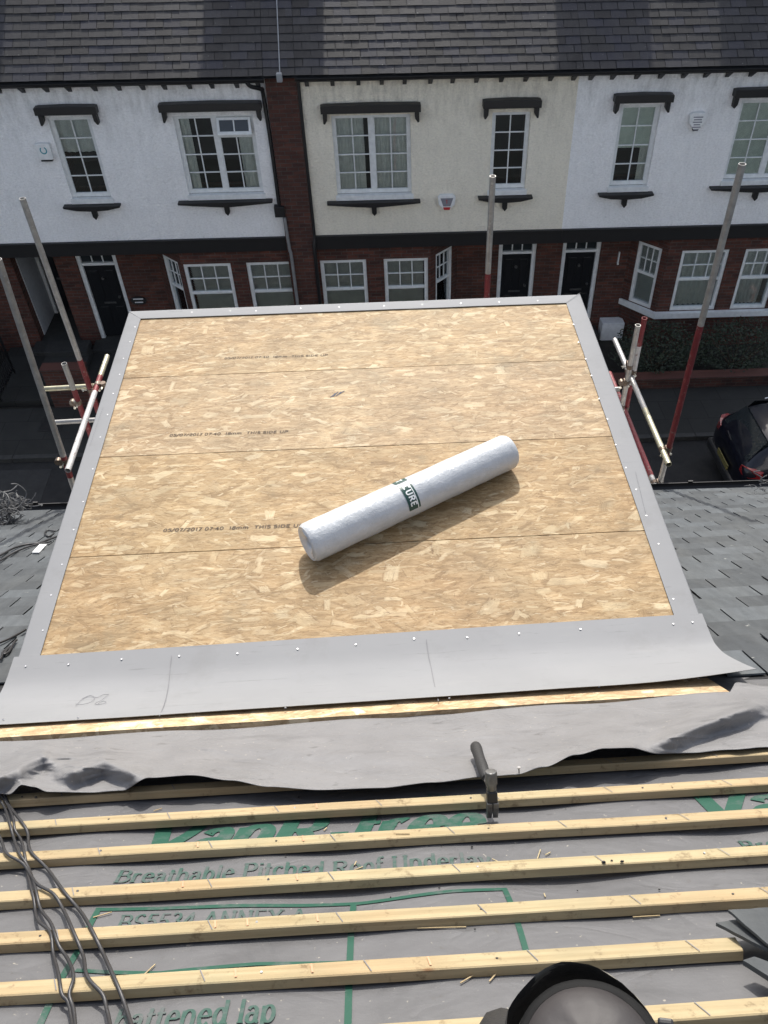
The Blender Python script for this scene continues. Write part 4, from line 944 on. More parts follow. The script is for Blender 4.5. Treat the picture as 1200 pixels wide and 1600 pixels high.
# printed lettering on the underlay
def mtext(txt, px, py, px2, py2, size, mat, **k):
    a = slope(px, py); b = slope(px2, py2); sa, sb = s_of(a), s_of(b); L = b.x-a.x
    u = sum(G[c][0] for c in txt)+k.get('track', 0)*len(txt); wx = L/(u*size)
    def mp(uu, vv, l):
        x = a.x+uu; s = sa+(sb-sa)*(uu/L)-vv; return SP(x, s, hm(x, s)+.0022+l)
    q = MB(); lettering(q, txt, size, mp, wx=wx, **k); return q.build('printed_lettering', mat, ul)
mtext('VanR-free', 203, 1337, 752, 1305, .200, MAT['ink'], thick=.20, thin=.08, italic=.22, step=.05)
mtext('VanR-free', 1096, 1286, 1660, 1254, .200, MAT['ink'], thick=.20, thin=.08, italic=.22, step=.05)
mtext('Plus', 668, 1257, 738, 1253, .075, MAT['ink2'], thick=.13, thin=.05, step=.08)
mtext('Breathable Pitched Roof Underlay', 176, 1381, 770, 1350, .070, MAT['ink2'], thick=.13, thin=.055, step=.08)
mtext('Breathable', 1165, 1327, 1340, 1318, .066, MAT['ink2'], thick=.13, thin=.055, step=.08)
mtext('BS5534 ANNEX A', 178, 1454, 478, 1438, .066, MAT['ink2'], thick=.12, thin=.05, step=.08)
mtext('battened lap', 170, 1611, 430, 1594, .070, MAT['ink2'], thick=.13, thin=.06, step=.08)
mtext('compliance', 235, 1474, 362, 1466, .040, MAT['ink2'], thick=.11, thin=.05, step=.1)  if False else None
if 0: mtext('150', 582, 1490, 668, 1484, .052, MAT['ink2'], thick=.06, thin=.03, step=.1)
def mline(pts, wd, mat=MAT['ink']):
    q = MB(); P_ = [slope(*p) for p in pts]; pts2 = [(p.x, s_of(p)) for p in P_]
    ribbon(q, pts2, lambda u, v, l: SP(u, v, hm(u, v)+.0019), lambda dx, dy: wd, .012, 0); q.build('printed_line', mat, ul)
mline([(150, 1421), (400, 1411), (560, 1405), (700, 1392), (792, 1386)], .010)
mline([(155, 1418), (128, 1470), (95, 1530), (56, 1612)], .012)
mline([(788, 1385), (805, 1430), (822, 1488)], .011)
mline([(552, 1405), (548, 1460), (545, 1530), (542, 1640)], .012)
mline([(118, 1514), (250, 1519), (400, 1505), (548, 1500)], .009)

# slates left and right of the dormer
def LP(x, s, off):
    y = YE-s*cos(PHI); return Vector((x, y-off*-sin(PHI)*-1, zmain(x, y)+off*cos(PHI))) if False else Vector((x, y+off*sin(PHI), zmain(x, y)+off*cos(PHI)))
q = MB(); slate_field(q, 1.05, 6.2, 26, .165, .262, LP, .006, .004, gap=.010); q.build('slate_slope', MAT['slate'], hs)
q = MB(); slate_field(q, -6.4, -1.27, 24, .165, .262, LP, .006, .004, gap=.010); q.build('slate_slope', MAT['slate'], hs)
# fascia and gutter
q = MB(lambda v: Vector((v.x, v.y, v.z-.036*v.x))); zc = HD-tan(PHI)*(YE-HY)-.05
pr = [(cos(t)*.06, sin(t)*.06) for t in [pi+pi*k/10 for k in range(11)]]; pr2 = [(cos(t)*.054, sin(t)*.054) for t in [2*pi-pi*k/10 for k in range(11)]]
prof = pr+pr2; n = len(prof); vs = [(x, YE+.065+a, zc-.015+b) for x in (-6.4, 6.2) for a, b in prof]; q.add(vs, [(i, (i+1) % n, n+(i+1) % n, n+i) for i in range(n)]); q.box(-6.4, 6.2, YE-.03, YE+.0, zc-.2, zc-.02)
q.build('gutter', MAT['black'], hs)
q = MB(lambda v: Vector((v.x, v.y, v.z-.036*v.x)))
for x in (-2.9, -2.0, 2.15, 2.62, 3.4): q.box(x-.02, x+.02, YE+.12, YE+.133, zc-.05, zc+.0)
q.build('gutter_clips', MAT['black'], hs)

# ================================================================== DORMER
dm = empty('flat_roof_dormer', (-.11, 2.9, -4.6), 'flat roof dormer decked in strand board with pale grey edge trim', 'dormer')
XL, XR = -1.33, 1.10; YN, YFAR = 1.62, 4.05
jl = [1.62, 2.262, 2.866, 3.468, 4.04]; jr = [1.62, 2.222, 2.800, 3.392, 3.98]
for k in range(4):
    q = MB(); e = .0014 if k < 3 else 0; f_ = .0014 if k else 0
    xl, xr = XL+.02, XR-.02
    # edges wobble slightly so that the joint is a real, uneven gap
    N = 40; lo = []; hi = []
    def ed(j, sgn, kk):
        out = []
        for i in range(N+1):
            x = xl+(xr-xl)*i/N; y = j[0]+(j[1]-j[0])*i/N+sgn*(.0020+.0014*mnoise.noise(Vector((x*6, kk*3.3, sgn)))); out.append((x, y))
        return out
    A_ = ed((jl[k], jr[k]), 1, k); B_ = ed((jl[k+1], jr[k+1]), -1, k+9)
    vs = [(x, y, HD) for x, y in A_]+[(x, y, HD) for x, y in B_]+[(x, y, HD-.018) for x, y in A_]+[(x, y, HD-.018) for x, y in B_]
    m = N+1; fs = [(i, i+1, m+i+1, m+i) for i in range(N)]+[(i, 2*m+i, 2*m+i+1, i+1) for i in range(N)]+[(m+i, m+i+1, 3*m+i+1, 3*m+i) for i in range(N)]+[(0, m, 3*m, 2*m), (N, 2*m+N, 3*m+N, m+N)]
    q.add(vs, fs); q.build('deck_board', OSBS[k], dm)
q = MB(); q.box(XL+.03, XR-.03, YN, YFAR-.03, HD-.07, HD-.0182); q.build('deck_joists', MAT['print'], dm)
# cheeks and front
q = MB(); 
for x in (XL+.03, XR-.06): q.add([(x, YN, HD-.07), (x+.03, YN, HD-.07), (x+.03, YFAR-.06, HD-.07), (x, YFAR-.06, HD-.07), (x, YN, HD-.2), (x+.03, YN, HD-.2), (x+.03, YFAR-.06, -4.45), (x, YFAR-.06, -4.45)], [(0, 1, 2, 3), (4, 5, 6, 7), (0, 4, 5, 1), (3, 2, 6, 7), (0, 3, 7, 4), (1, 5, 6, 2)])
q.build('cheek', MAT['osb'], dm)
q = MB(); wall_with_holes(q, XL+.061, XR-.061, -4.3, HD-.07, YFAR-.13, YFAR-.06, [(-.95, .72, -3.9, -2.62)]); q.build('front_wall', MAT['osb'], dm)
q = MB()
for a, b in ((-.95, -.12), (-.11, .72)):
    q.box(a, b, YFAR-.12, YFAR-.07, -3.9, -3.84); q.box(a, b, YFAR-.12, YFAR-.07, -2.68, -2.62); q.box(a, a+.06, YFAR-.12, YFAR-.07, -3.84, -2.68); q.box(b-.06, b, YFAR-.12, YFAR-.07, -3.84, -2.68)
fo = q.build('dormer_window', MAT['upvc'], dm, bevel=.004); q = MB(); q.box(-.89, .66, YFAR-.10, YFAR-.095, -3.84, -2.68); q.build('pane', MAT['cglass'], fo)
# edge trims: flange on the deck, rounded nose, drip
def nails(par, pts, nrm=Vector((0, 0, 1))):
    for p_ in pts:
        q = MB(); q.tube([Vector(p_), Vector(p_)+nrm*.0014], [.0037, .0029], 10); q.build('nail', MAT['nail'], par, smooth=True, auto=40)
ZT = HD+.0035
def trim(name, prof, A, B, mA, mB, nrm, nailpts, n=40, wob=.0015):
    """profile (d, z): d = distance outwards from the inner edge; A->B inner edge line; mA,mB mitre shift per d"""
    A = Vector(A); B = Vector(B); ax = (B-A).normalized(); q = MB(); m = len(prof); vs = []
    for i in range(n+1):
        for d, z in prof:
            a = A+Vector(nrm)*d+ax*(mA*d); b = B+Vector(nrm)*d+ax*(mB*d); p_ = a+(b-a)*i/n
            wz = wob*mnoise.noise(Vector((p_.x*2, p_.y*2, 1))) if d < .1 else 0
            we = .0015*mnoise.noise(Vector((p_.x*4, p_.y*4, 5))) if d < .005 else 0
            vs.append(p_+Vector(nrm)*we+Vector((0, 0, z+max(wz, 0))))
    fs = [(i*m+j, i*m+(j+1) % m, (i+1)*m+(j+1) % m, (i+1)*m+j) for i in range(n) for j in range(m)]+[tuple(range(m)), tuple(n*m+j for j in range(m))]
    q.add(vs, fs); o = q.build('edge_trim', MAT['trim'], dm, smooth=True, auto=30)
    nails(o, nailpts); return o
def tprof(w_): return [(0, 0), (0, .0022), (w_-.016, .0024), (w_-.007, .0005), (w_-.001, -.007), (w_+.001, -.016), (w_+.001, -.11), (w_-.002, -.11), (w_-.002, -.016), (w_-.010, -.004), (w_-.018, 0)]
# inner edge lines measured on the deck
iFL, iFR, iNL, iNR = Vector((-1.258, 4.012, ZT)), Vector((1.040, 3.918, ZT)), Vector((-1.240, 1.780, ZT)), Vector((1.002, 1.790, ZT))
def npx(lst): return [onz(a, b, ZT+.0025) for a, b in lst]
left_n = [(211, 511), (203, 534), (193, 560), (187, 585), (177, 615), (168, 648), (157, 683), (145, 733), (130, 784), (115, 828), (97, 882), (80, 930), (67, 985)]
right_n = [(896, 507), (904, 535), (915, 561), (924, 587), (936, 623), (949, 655), (962, 695), (978, 731), (994, 765), (1010, 806), (1029, 850), (1052, 936)]
far_n = [(300, 488), (360, 486), (400, 486), (470, 482), (530, 480), (600, 478), (660, 476), (720, 474), (780, 472), (840, 470)]
trim('left', tprof(.082), iNL, iFL, 0, 1, (-1, 0, 0), npx(left_n))
trim('right', tprof(.094), iFR-Vector((0, 0, 0)), iNR, -1, 0, (1, 0, 0), npx(right_n))
trim('far', tprof(.088), iFL+Vector((0, 0, .0008)), iFR+Vector((0, 0, .0008)), -1, 1, (0, 1, 0), npx(far_n))
# back cove trim: flat on the deck then sweeping up the slope
cove = [(1.792, ZT+.0035), (1.74, ZT+.0035), (1.70, ZT+.004), (1.665, ZT+.0075), (1.63, ZT+.017), (1.59, ZT+.034), (1.54, ZT+.068), (1.47, ZT+.125), (1.405, ZT+.182)]
def covex(x, k, y, z):
    t = max(0, k-2)/6
    curl = max(0, (x-.62)/.48)**2*max(0, t-.2)
    return Vector((x, y+.012*curl, z+.034*curl+.003*t*mnoise.noise(Vector((x*3, 2, 0)))))
q = MB(); N = 90; xs = [XL-.001+(XR+.002-XL)*i/N for i in range(N+1)]
cp = [Vector((0, a, b)) for a, b in cove]; cpp = smoothpath(cp, 4); m = len(cpp)
vs = []
for th in (0, -.0025):
    for x in xs:
        for j, p_ in enumerate(cpp):
            sk = lerpt([(-1.33, -.005), (1.10, .008)], x)      # the edge runs very slightly out of square
            v = covex(x, j/4, p_.y+sk*(1 if j > 12 else 1), p_.z); vs.append(v+Vector((0, 0, th)))
K = (N+1)*m; fs = [(i*m+j, i*m+j+1, (i+1)*m+j+1, (i+1)*m+j) for i in range(N) for j in range(m-1)]
fs += [tuple(K+t for t in f_)[::-1] for f_ in fs]+[(i*m+m-1, K+i*m+m-1, K+(i+1)*m+m-1, (i+1)*m+m-1) for i in range(N)]+[(i*m, (i+1)*m, K+(i+1)*m, K+i*m) for i in range(N)]+[(j, K+j, K+j+1, j+1) for j in range(m-1)]+[(N*m+j, N*m+j+1, K+N*m+j+1, K+N*m+j) for j in range(m-1)]
q.add(vs, fs); cv = q.build('cove_trim', MAT['trim'], dm, smooth=True, auto=50)
def onc(px, py, lift=.0035):
    """point on the cove surface under a pixel"""
    d = ray(px, py); best = None
    for a, b in zip(cpp, cpp[1:]):
        # plane through a,b along x
        nn = Vector((1, 0, 0)).cross(b-a); t = a.dot(nn)/d.dot(nn) if abs(d.dot(nn)) > 1e-9 else -1
        p_ = d*t
        if min(a.y, b.y)-.004 <= p_.y <= max(a.y, b.y)+.004: best = p_; break
    if best is None: best = d*(cpp[-1].z/d.z)
    x = best.x; curl = max(0, (x-.62)/.48)**2*.6 if best.y < 1.6 else 0
    return best*(1-lift/best.length*1.6)
nails(cv, [onz(a, b, ZT+.006) for a, b in [(40, 1041), (107, 1038), (190, 1030), (280, 1025), (371, 1021), (465, 1014), (556, 1007), (647, 998), (730, 996), (811, 990), (907, 983), (1052, 975), (1082, 972)]])
nails(cv, [onc(a, b) for a, b in [(5, 1124), (122, 1121), (446, 1106), (702, 1091), (936, 1073), (1091, 1060)]], NS)
def pencil(pts, w_=.0022):
    q = MB(); P_ = smoothpath([onc(*p_) for p_ in pts], 5); vs = []
    for i, p_ in enumerate(P_):
        d = (P_[min(i+1, len(P_)-1)]-P_[max(i-1, 0)]).normalized(); s_ = d.cross(p_.normalized()).normalized()*w_/2; vs += [p_+s_, p_-s_]
    q.add(vs, [(2*i, 2*i+1, 2*i+3, 2*i+2) for i in range(len(P_)-1)]); q.build('pencil_mark', MAT['pencil'], cv)
pencil([(268, 1024), (265, 1050), (262, 1078), (256, 1102), (249, 1119)]); pencil([(666, 999), (670, 1025), (675, 1050), (680, 1075), (685, 1095)], .0024)
pencil([(128, 1092), (140, 1087), (148, 1090), (142, 1097), (127, 1101), (118, 1100)], .0013); pencil([(118, 1103), (126, 1095), (138, 1089), (152, 1090), (160, 1086), (170, 1085)], .0013); pencil([(170, 1085), (160, 1093), (148, 1100), (160, 1100), (166, 1097), (160, 1096), (152, 1101)], .0013)
# printed scribble along the side trims
def tprint(pts, n, seed, par):
    rr = random.Random(seed); q = MB(); a = onz(*pts[0], ZT+.0045); b = onz(*pts[1], ZT+.0045)
    for i in range(n):
        t = i/n+rr.uniform(0, .3)/n; p_ = a+(b-a)*t; p2 = a+(b-a)*(t+.45/n); ribbon(q, [(p_.x, p_.y), (p2.x+rr.uniform(-.001, .001), p2.y)], lambda u, v, l: (u, v, p_.z), lambda dx, dy: .0022, .01, 0)
    q.build('printed_mark', MAT['pencil'], par)
tprint([(993, 737), (1009, 802)], 26, 1, cv); tprint([(161, 636), (140, 697)], 20, 2, cv); tprint([(262, 487), (286, 486)], 8, 3, cv)
# mitre line in the far right corner
q = MB(); a = Vector((iFR.x+.002, iFR.y+.002, ZT+.0062)); b = a+Vector((.088, .084, 0)); ribbon(q, [(a.x, a.y), (b.x, b.y)], lambda u, v, l: (u, v, ZT+.0068), lambda dx, dy: .0016, .02, 0); q.build('mitre_joint', MAT['pencil'], cv)
# board strip under the cove, up the slope
a1, a2 = slope(0, 1153, .014), slope(1140, 1081, .014)
q = MB(); sL, sR = s_of(a1), s_of(a2)
def strip(x, s, off): return SP(x, s, off)
xe = a2.x; q.hexa([SP(-1.5, .215, -.004), SP(xe-.02, .215, -.004), SP(xe, sR, -.004), SP(-1.5, sL, -.004)], [SP(-1.5, .215, .014), SP(xe-.02, .215, .014), SP(xe, sR, .014), SP(-1.5, sL, .014)]); q.build('upstand_board', MAT['osb2'], dm)
# ink on the deck boards
def dtext(txt, px, py, px2, py2, size, mat=MAT['print'], track=0.0, thick=.10):
    a = onz(px, py, HD+.0012); b = onz(px2, py2, HD+.0012); u = sum(G[c][0]+track for c in txt); wx = (b-a).length/(u*size); dx_ = (b-a).normalized(); dy_ = Vector((-dx_.y, dx_.x, 0))
    rr = random.Random(3)
    q = MB(); lettering(q, txt, size, lambda uu, vv, l: a+dx_*uu+dy_*vv+Vector((0, 0, l)), thick=thick, thin=thick, serif=False, wx=wx, track=track, step=.2, italic=.1); q.build('board_print', mat, dm)
dtext('05/07/2017 07:40  18mm  THIS SIDE UP', 254, 831, 474, 823, .024, thick=.13); dtext('05/07/2017 07:40  18mm  THIS SIDE UP', 264, 682, 450, 676, .024, thick=.13); dtext('05/07/2017 07:40  18mm  THIS SIDE UP', 350, 561, 512, 556, .022, thick=.12)
q = MB()
for k, (px, py, L) in enumerate(((516, 617, .02), (520, 616, .035), (525, 615, .025), (530, 612, .01))):
    a = onz(px, py, HD+.0013); ribbon(q, [(a.x, a.y-.02), (a.x+.025, a.y+L*.5)], lambda u, v, l: (u, v, HD+.0013+.0002*k), lambda dx, dy: .0045, .01, 0)
q.build('blue_stamp', MAT['blueprint'], dm)

# ================================================================== ROLL OF MATTING
A = Vector((-.299, 2.179, HD+.083)); Bv = Vector((.540, 2.655, HD+.077)); ax = (Bv-A).normalized()
rl = empty('matting_roll', ((A+Bv)/2)-Vector((0, 0, .08)), 'white roll of glass fibre matting lying on the board deck', 'roll')
def make_mat():
    m = NT('chopped_strand_mat'); P = m.pos(); f = m.noise(P, 25, 5, .7); v = m.n('TexVoronoi', feature='DISTANCE_TO_EDGE'); m.l(m.vmath('ADD', P, m.vmath('SCALE', m.noise(P, 30, 3, out='Color'), .05)), v.inputs['Vector']); v.inputs['Scale'].default_value = 55
    m.col(m.ramp(f, (.3, (.44, .46, .475)), (.7, (.54, .56, .575)))); m.rgh(m.math('MULTIPLY_ADD', f, .3, .22)); m.b.inputs['Coat Weight'].default_value = .35; m.b.inputs['Coat Roughness'].default_value = .15
    st = m.noise(m.scale(P, (70, 20, 40)), 1, 5, .7); m.bump(m.math('ADD', m.math('MULTIPLY', m.ramp(v.outputs['Distance'], (0, 1), (.12, 0)), .4), m.math('ADD', st, m.noise(P, 14, 3))), .38, .004); return m.m
mt = make_mat(); L = (Bv-A).length; e1 = Vector((0, 0, 1)); e2 = ax.cross(e1)
def rp(t, a, r_): return A+ax*(t*L)+(e1*cos(a)+e2*sin(a))*r_
q = MB(); NU, NV = 80, 40
def rad(t, a): return .078-.003*t+.0016*mnoise.noise(Vector((t*9, cos(a)*1.5, sin(a)*1.5)))+.0012*mnoise.noise(Vector((t*30, cos(a)*5, sin(a)*5)))
ring = []
for i in range(NU+1):
    t = i/NU; shr = 1
    if t < .014: shr = sqrt(max(0, 1-((.014-t)/.014)**2))*.09+.91
    if t > .986: shr = sqrt(max(0, 1-((t-.986)/.014)**2))*.09+.91
    ring.append([rp(t, 2*pi*k/NV, rad(t, 2*pi*k/NV)*shr) for k in range(NV)])
vs = [v for r_ in ring for v in r_]
fs = [(i*NV+k, i*NV+(k+1) % NV, (i+1)*NV+(k+1) % NV, (i+1)*NV+k) for i in range(NU) for k in range(NV)]
base = len(vs)
for e, t0 in ((0, 0), (NU, 1)):
    pr_ = e*NV
    for (rr_, dt) in ((.062, .002), (.060, -.001), (.052, .003), (.050, 0), (.042, .004), (.040, .001), (.030, .006), (.022, .012), (.019, .15)):
        b_ = len(vs)
        for k in range(NV): vs.append(rp(t0+(dt if e == 0 else -dt), 2*pi*k/NV, rr_*(1+.02*sin(k*.9))))
        fs += [(pr_+k, b_+k, b_+(k+1) % NV, pr_+(k+1) % NV) for k in range(NV)]; pr_ = b_
    fs.append(tuple(pr_+k for k in range(NV)))
q.add(vs, fs); q.build('mat_body', mt, rl, smooth=True, auto=60)
# printed label band on the roll: t along, angle around (a=0 top, towards the lens negative/positive)
cands = rp(.5, radians(40), .08); sg = 1 if cands.y < rp(.5, radians(-40), .08).y else -1
def lm(t, a, l=0): return rp(t, sg*a, rad(t, sg*a)+.0015+l)
def patch(t0, t1, a0, a1, mat, lift, name):
    q = MB(); grid(q, 6, 14, lambda u, v: lm(t0+(t1-t0)*u, radians(a0+(a1-a0)*v), lift)); return q.build(name, mat, rl, smooth=True)
tl = .430
patch(tl, tl+.055, -8, 84, MAT['sleeve'], 0, 'label'); patch(tl-.001, tl+.057, -40, -14, MAT['sleeve'], 0, 'label')
q = MB(); RR = .081
def cm(uu, vv, l): return lm(tl+.013+vv/L, radians(4)+uu/RR, .0008+l)
lettering(q, 'CURE', .036, cm, thick=.17, thin=.15, serif=False, step=.08, track=.08, wx=1.0); q.build('label_lettering', MAT['lwhite'], rl)
q = MB(); lettering(q, 'T', .036, lambda uu, vv, l: lm(tl+.013+vv/L, radians(-36)+uu/RR, .0008+l), thick=.17, thin=.15, serif=False, step=.08); q.build('label_lettering', MAT['lwhite'], rl)
patch(tl+.042, tl+.0455, 6, 84, MAT['lwhite'], .0009, 'label_stripe')

# ================================================================== LOOSE MEMBRANE FLAP
topt = [(-60, 1162), (0, 1158), (300, 1141), (600, 1122), (900, 1100), (1140, 1081), (1150, 1066), (1200, 1072), (1290, 1066)]
bott = [(-60, 1216), (0, 1240), (14, 1241), (34, 1226), (52, 1229), (75, 1237), (140, 1238), (190, 1235), (232, 1215), (300, 1211), (360, 1219), (420, 1229), (500, 1234), (590, 1231), (680, 1222), (760, 1213), (805, 1210), (850, 1198), (900, 1179), (945, 1169), (985, 1168), (1030, 1178), (1080, 1176), (1140, 1171), (1200, 1167), (1290, 1160)]
boff = [(-60, .05), (0, .034), (34, .055), (60, .05), (140, .032), (190, .032), (235, .055), (300, .062), (370, .05), (450, .036), (600, .036), (760, .035), (810, .035), (860, .055), (930, .082), (985, .080), (1035, .036), (1200, .034), (1290, .034)]
folds = [ # crest polylines in the sheet: (points, run of the steep near face, height)
 ([(-40, 1232), (0, 1213), (66, 1181), (78, 1186), (98, 1200)], 26, .050), ([(84, 1216), (120, 1203), (162, 1189), (188, 1200), (236, 1219)], 27, .050),
 ([(1000, 1172), (1040, 1156), (1110, 1128), (1180, 1104), (1215, 1102)], 25, .050), ([(1060, 1126), (1105, 1113), (1160, 1108)], 12, .009)]
soft = [(330, 1166, 640, 1184, 13, .009), (600, 1165, 820, 1150, 20, .004), (880, 1150, 1000, 1128, 18, .005), (20, 1172, 150, 1166, 9, .004)]
def segd(px, py, x0_, y0_, x1_, y1_):
    dx, dy = x1_-x0_, y1_-y0_; L2 = dx*dx+dy*dy; t = max(0, min(1, ((px-x0_)*dx+(py-y0_)*dy)/L2)); ex_, ey_ = px-x0_-t*dx, py-y0_-t*dy; return math.hypot(ex_, ey_), ey_, t
def foff(px, py, v):
    o = .024+(lerpt(boff, px)-.024)*v**2.2*1.0
    for pts_, L_, h in folds:
        best = 0
        n_ = len(pts_)-1; tot = pts_[-1][0]-pts_[0][0]
        for a_, b_ in zip(pts_, pts_[1:]):
            d, ey_, t = segd(px, py, *a_, *b_); x_ = a_[0]+(b_[0]-a_[0])*t; e_ = (x_-pts_[0][0])/tot; env = min(1, e_*4+.15, (1-e_)*4+.15)
            if ey_ > 0: q_ = max(0, 1-d/L_); q_ = q_*q_*(3-2*q_)*.45+q_*.55
            else: q_ = math.exp(-(d/24)**1.3)
            best = max(best, q_*env)
        o += h*best
    for (x0_, y0_, x1_, y1_, wd, h) in soft:
        d, ey_, t = segd(px, py, x0_, y0_, x1_, y1_); o += h*math.exp(-(d/wd)**2)*(.25+.75*sin(pi*(.12+.76*t)))
    o += (.0040*mnoise.noise(Vector((px*.012, py*.03, 0)))+.0016*mnoise.noise(Vector((px*.04, py*.08, 7))))*min(1, v*3+.2)
    c_ = abs(mnoise.noise(Vector((px*.011+py*.02, py*.05-px*.004, 12.3)))); o += .0022*max(0, 1-c_*9)
    return o
q = MB(); NU, NV = 380, 48
def fpt(u, v):
    px = -60+1350*u; yt = lerpt(topt, px); yb = lerpt(bott, px); py = yt+(yb-yt)*v; return slope(px, py, foff(px, py, v))
grid(q, NU, NV, fpt)
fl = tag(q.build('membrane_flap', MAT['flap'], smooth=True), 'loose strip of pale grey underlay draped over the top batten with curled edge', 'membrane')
sm_ = fl.modifiers.new('solid', 'SOLIDIFY'); sm_.thickness = .0012; sm_.offset = -1
# one clout nail standing in the flap
a = slope(811, 1208, .038); nl = empty('clout_nail', a, 'clout nail standing in the flap edge right of the hammer', 'nail'); q = MB(); q.tube([a, a+NS*.014], .0015, 8); q.build('shank', MAT['steel'], nl); q = MB(); q.tube([a+NS*.014, a+NS*.0155], .005, 10); q.build('head', MAT['nail'], nl)

# ================================================================== HAMMER
foot = slope(770, 1281, .004); HL = .118
hm_r = empty('hammer', foot, 'claw hammer with black grip hooked over a batten by the flap', 'hammer')
top = foot+NS*HL; xax = Vector((1, 0, 0))
q = MB(); q.tube([top-NS*.030, top-NS*.004, top-NS*.001, top], [.0135, .0135, .0128, .0115], 24); q.tube([top-NS*.046, top-NS*.030], [.0095, .0115], 20); hd = q.build('hammer_head', MAT['steel'], hm_r, smooth=True, auto=35)
q = MB(); c = top-NS*.058; q.hexa([c+xax*sx*.012+US*sy*.013-NS*.014 for sx, sy in ((-1, -1), (1, -1), (1, 1), (-1, 1))], [c+xax*sx*.0115+US*sy*.0115+NS*.0125 for sx, sy in ((-1, -1), (1, -1), (1, 1), (-1, 1))]); q.build('cheek_block', MAT['plastic'], hd, bevel=.003)
for sx in (-1, 1):
    q = MB(); vs = []
    N = 8
    for i in range(N+1):
        t = i/N; ce = c-NS*(.013+t*.046)-US*(.010*t*t)+US*.002; hw = .0062-.0005*t; th = .011*(1-t)+.0026; xo = sx*(.0068+.0004*t)
        vs += [ce+xax*(xo-hw)-US*th, ce+xax*(xo+hw)-US*th, ce+xax*(xo+hw)+US*th, ce+xax*(xo-hw)+US*th]
    fs = [(4*i+j, 4*i+(j+1) % 4, 4*i+4+(j+1) % 4, 4*i+4+j) for i in range(N) for j in range(4)]+[(0, 1, 2, 3), (4*N+3, 4*N+2, 4*N+1, 4*N)]
    q.add(vs, fs); q.build('claw', MAT['steel'], hd, smooth=True, auto=40, bevel=.0012)
tip = slope(743, 1166, .060); hs0 = c-US*.008; dh = (tip-hs0)
q = MB(); q.tube([hs0, hs0+dh*.1, hs0+dh*.33], [.0085, .0068, .0075], 14); q.build('steel_neck', MAT['chrome'], hm_r, smooth=True)
q = MB(); q.tube([hs0+dh*.30, hs0+dh*.34, hs0+dh*.55, hs0+dh*.75, hs0+dh*.95, hs0+dh*1.0, hs0+dh*1.012], [.0095, .0125, .0138, .0130, .0150, .0135, .008], 18); q.build('grip', MAT['rubber'], hm_r, smooth=True, auto=50)

# ================================================================== CABLES
def zpx(lst): return [(a/3, 1200+b/3) for a, b in lst]
def cable(lst, label, r_=.0036, lift=0):
    P_ = []
    pts = smoothpath([Vector((a, b, 0)) for a, b in lst], 5)
    for p_ in pts:
        px, py = p_.x, p_.y; b0 = slope(px, py, .03); s = s_of(b0); near = min(min(abs(s-bat_s(k, b0.x)), abs(s-bat_s(k, b0.x)-.035)) if not (0 <= s-bat_s(k, b0.x) <= .035) else 0 for k in range(len(bs)))
        off = .021+r_+lift-min(.012, near*.28); P_.append(slope(px, py, off))
    q = MB(); q.tube(P_, r_, 10); return tag(q.build('cable', MAT['cable'], smooth=True), label, 'cable', 'black cables over the battens')
cable(zpx([(-90, -60), (0, 60), (40, 170), (125, 290), (140, 385), (220, 470), (300, 580), (390, 690), (460, 820), (520, 950), (575, 1080), (615, 1200), (650, 1300)]), 'rightmost black cable running down over the battens', .0035)
cable(zpx([(-80, 200), (0, 325), (30, 400), (110, 450), (170, 540), (250, 590), (300, 670), (345, 770), (390, 880), (410, 980), (480, 1060), (500, 1130), (515, 1200), (525, 1300)]), 'black cable second from the right, ending between the others at the bottom', .0033, .004)
cable(zpx([(-60, 90), (10, 165), (40, 240), (65, 330), (90, 400), (130, 460), (165, 560), (190, 660), (240, 730), (275, 830), (320, 900), (345, 980), (325, 1060), (345, 1130), (352, 1200), (360, 1300)]), 'kinked black cable bowing right before it joins the leftmost one', .0032, .002)
cable(zpx([(-60, 60), (20, 150), (60, 230), (70, 290), (100, 340), (120, 430), (135, 520), (160, 620), (175, 710), (235, 770), (250, 870), (275, 970), (290, 1060), (320, 1100), (338, 1200), (345, 1300)]), 'leftmost black cable lying over the battens', .0031)
# cables on the left slates
def lcable(lst, label, r_=.006):
    P_ = []
    for px, py in lst:
        d = ray(px, py); lo, hi = 1.0, 8.0
        for _ in range(40):
            mid = (lo+hi)/2; p_ = d*(mid/d.y)
            if p_.z > zmain(p_.x, p_.y)+.025+r_: lo = mid
            else: hi = mid
        P_.append(d*(lo/d.y))
    q = MB(); q.tube(smoothpath(P_, 5), r_, 8); return tag(q.build('cable', MAT['cable'], smooth=True), label, 'cable', 'black cables on the left slates')
lcable([(-30, 884), (0, 868), (20, 857), (40, 851), (60, 849), (76, 843), (90, 838)], 'black cable crossing the left slates above the pale tile', .007)
lcable([(-30, 890), (0, 876), (25, 862), (45, 854), (62, 850), (80, 846)], 'lower black cable crossing the left slates beside the pale tile', .006)
lcable([(-20, 1012), (0, 1004), (10, 1000), (26, 992), (40, 984)], 'black cable end on slates at the left edge, under the trim', .005)
lcable([(-20, 1040), (0, 1030), (4, 1020), (8, 1016), (16, 1010), (6, 1022), (14, 1018), (22, 1004), (26, 1000)], 'tangled black cable loop at the left edge of the slates', .005)
lcable([(86, 830), (74, 829), (70, 834), (76, 838), (84, 834)], 'tiny black cable loop by the gutter at the dormer edge', .006)
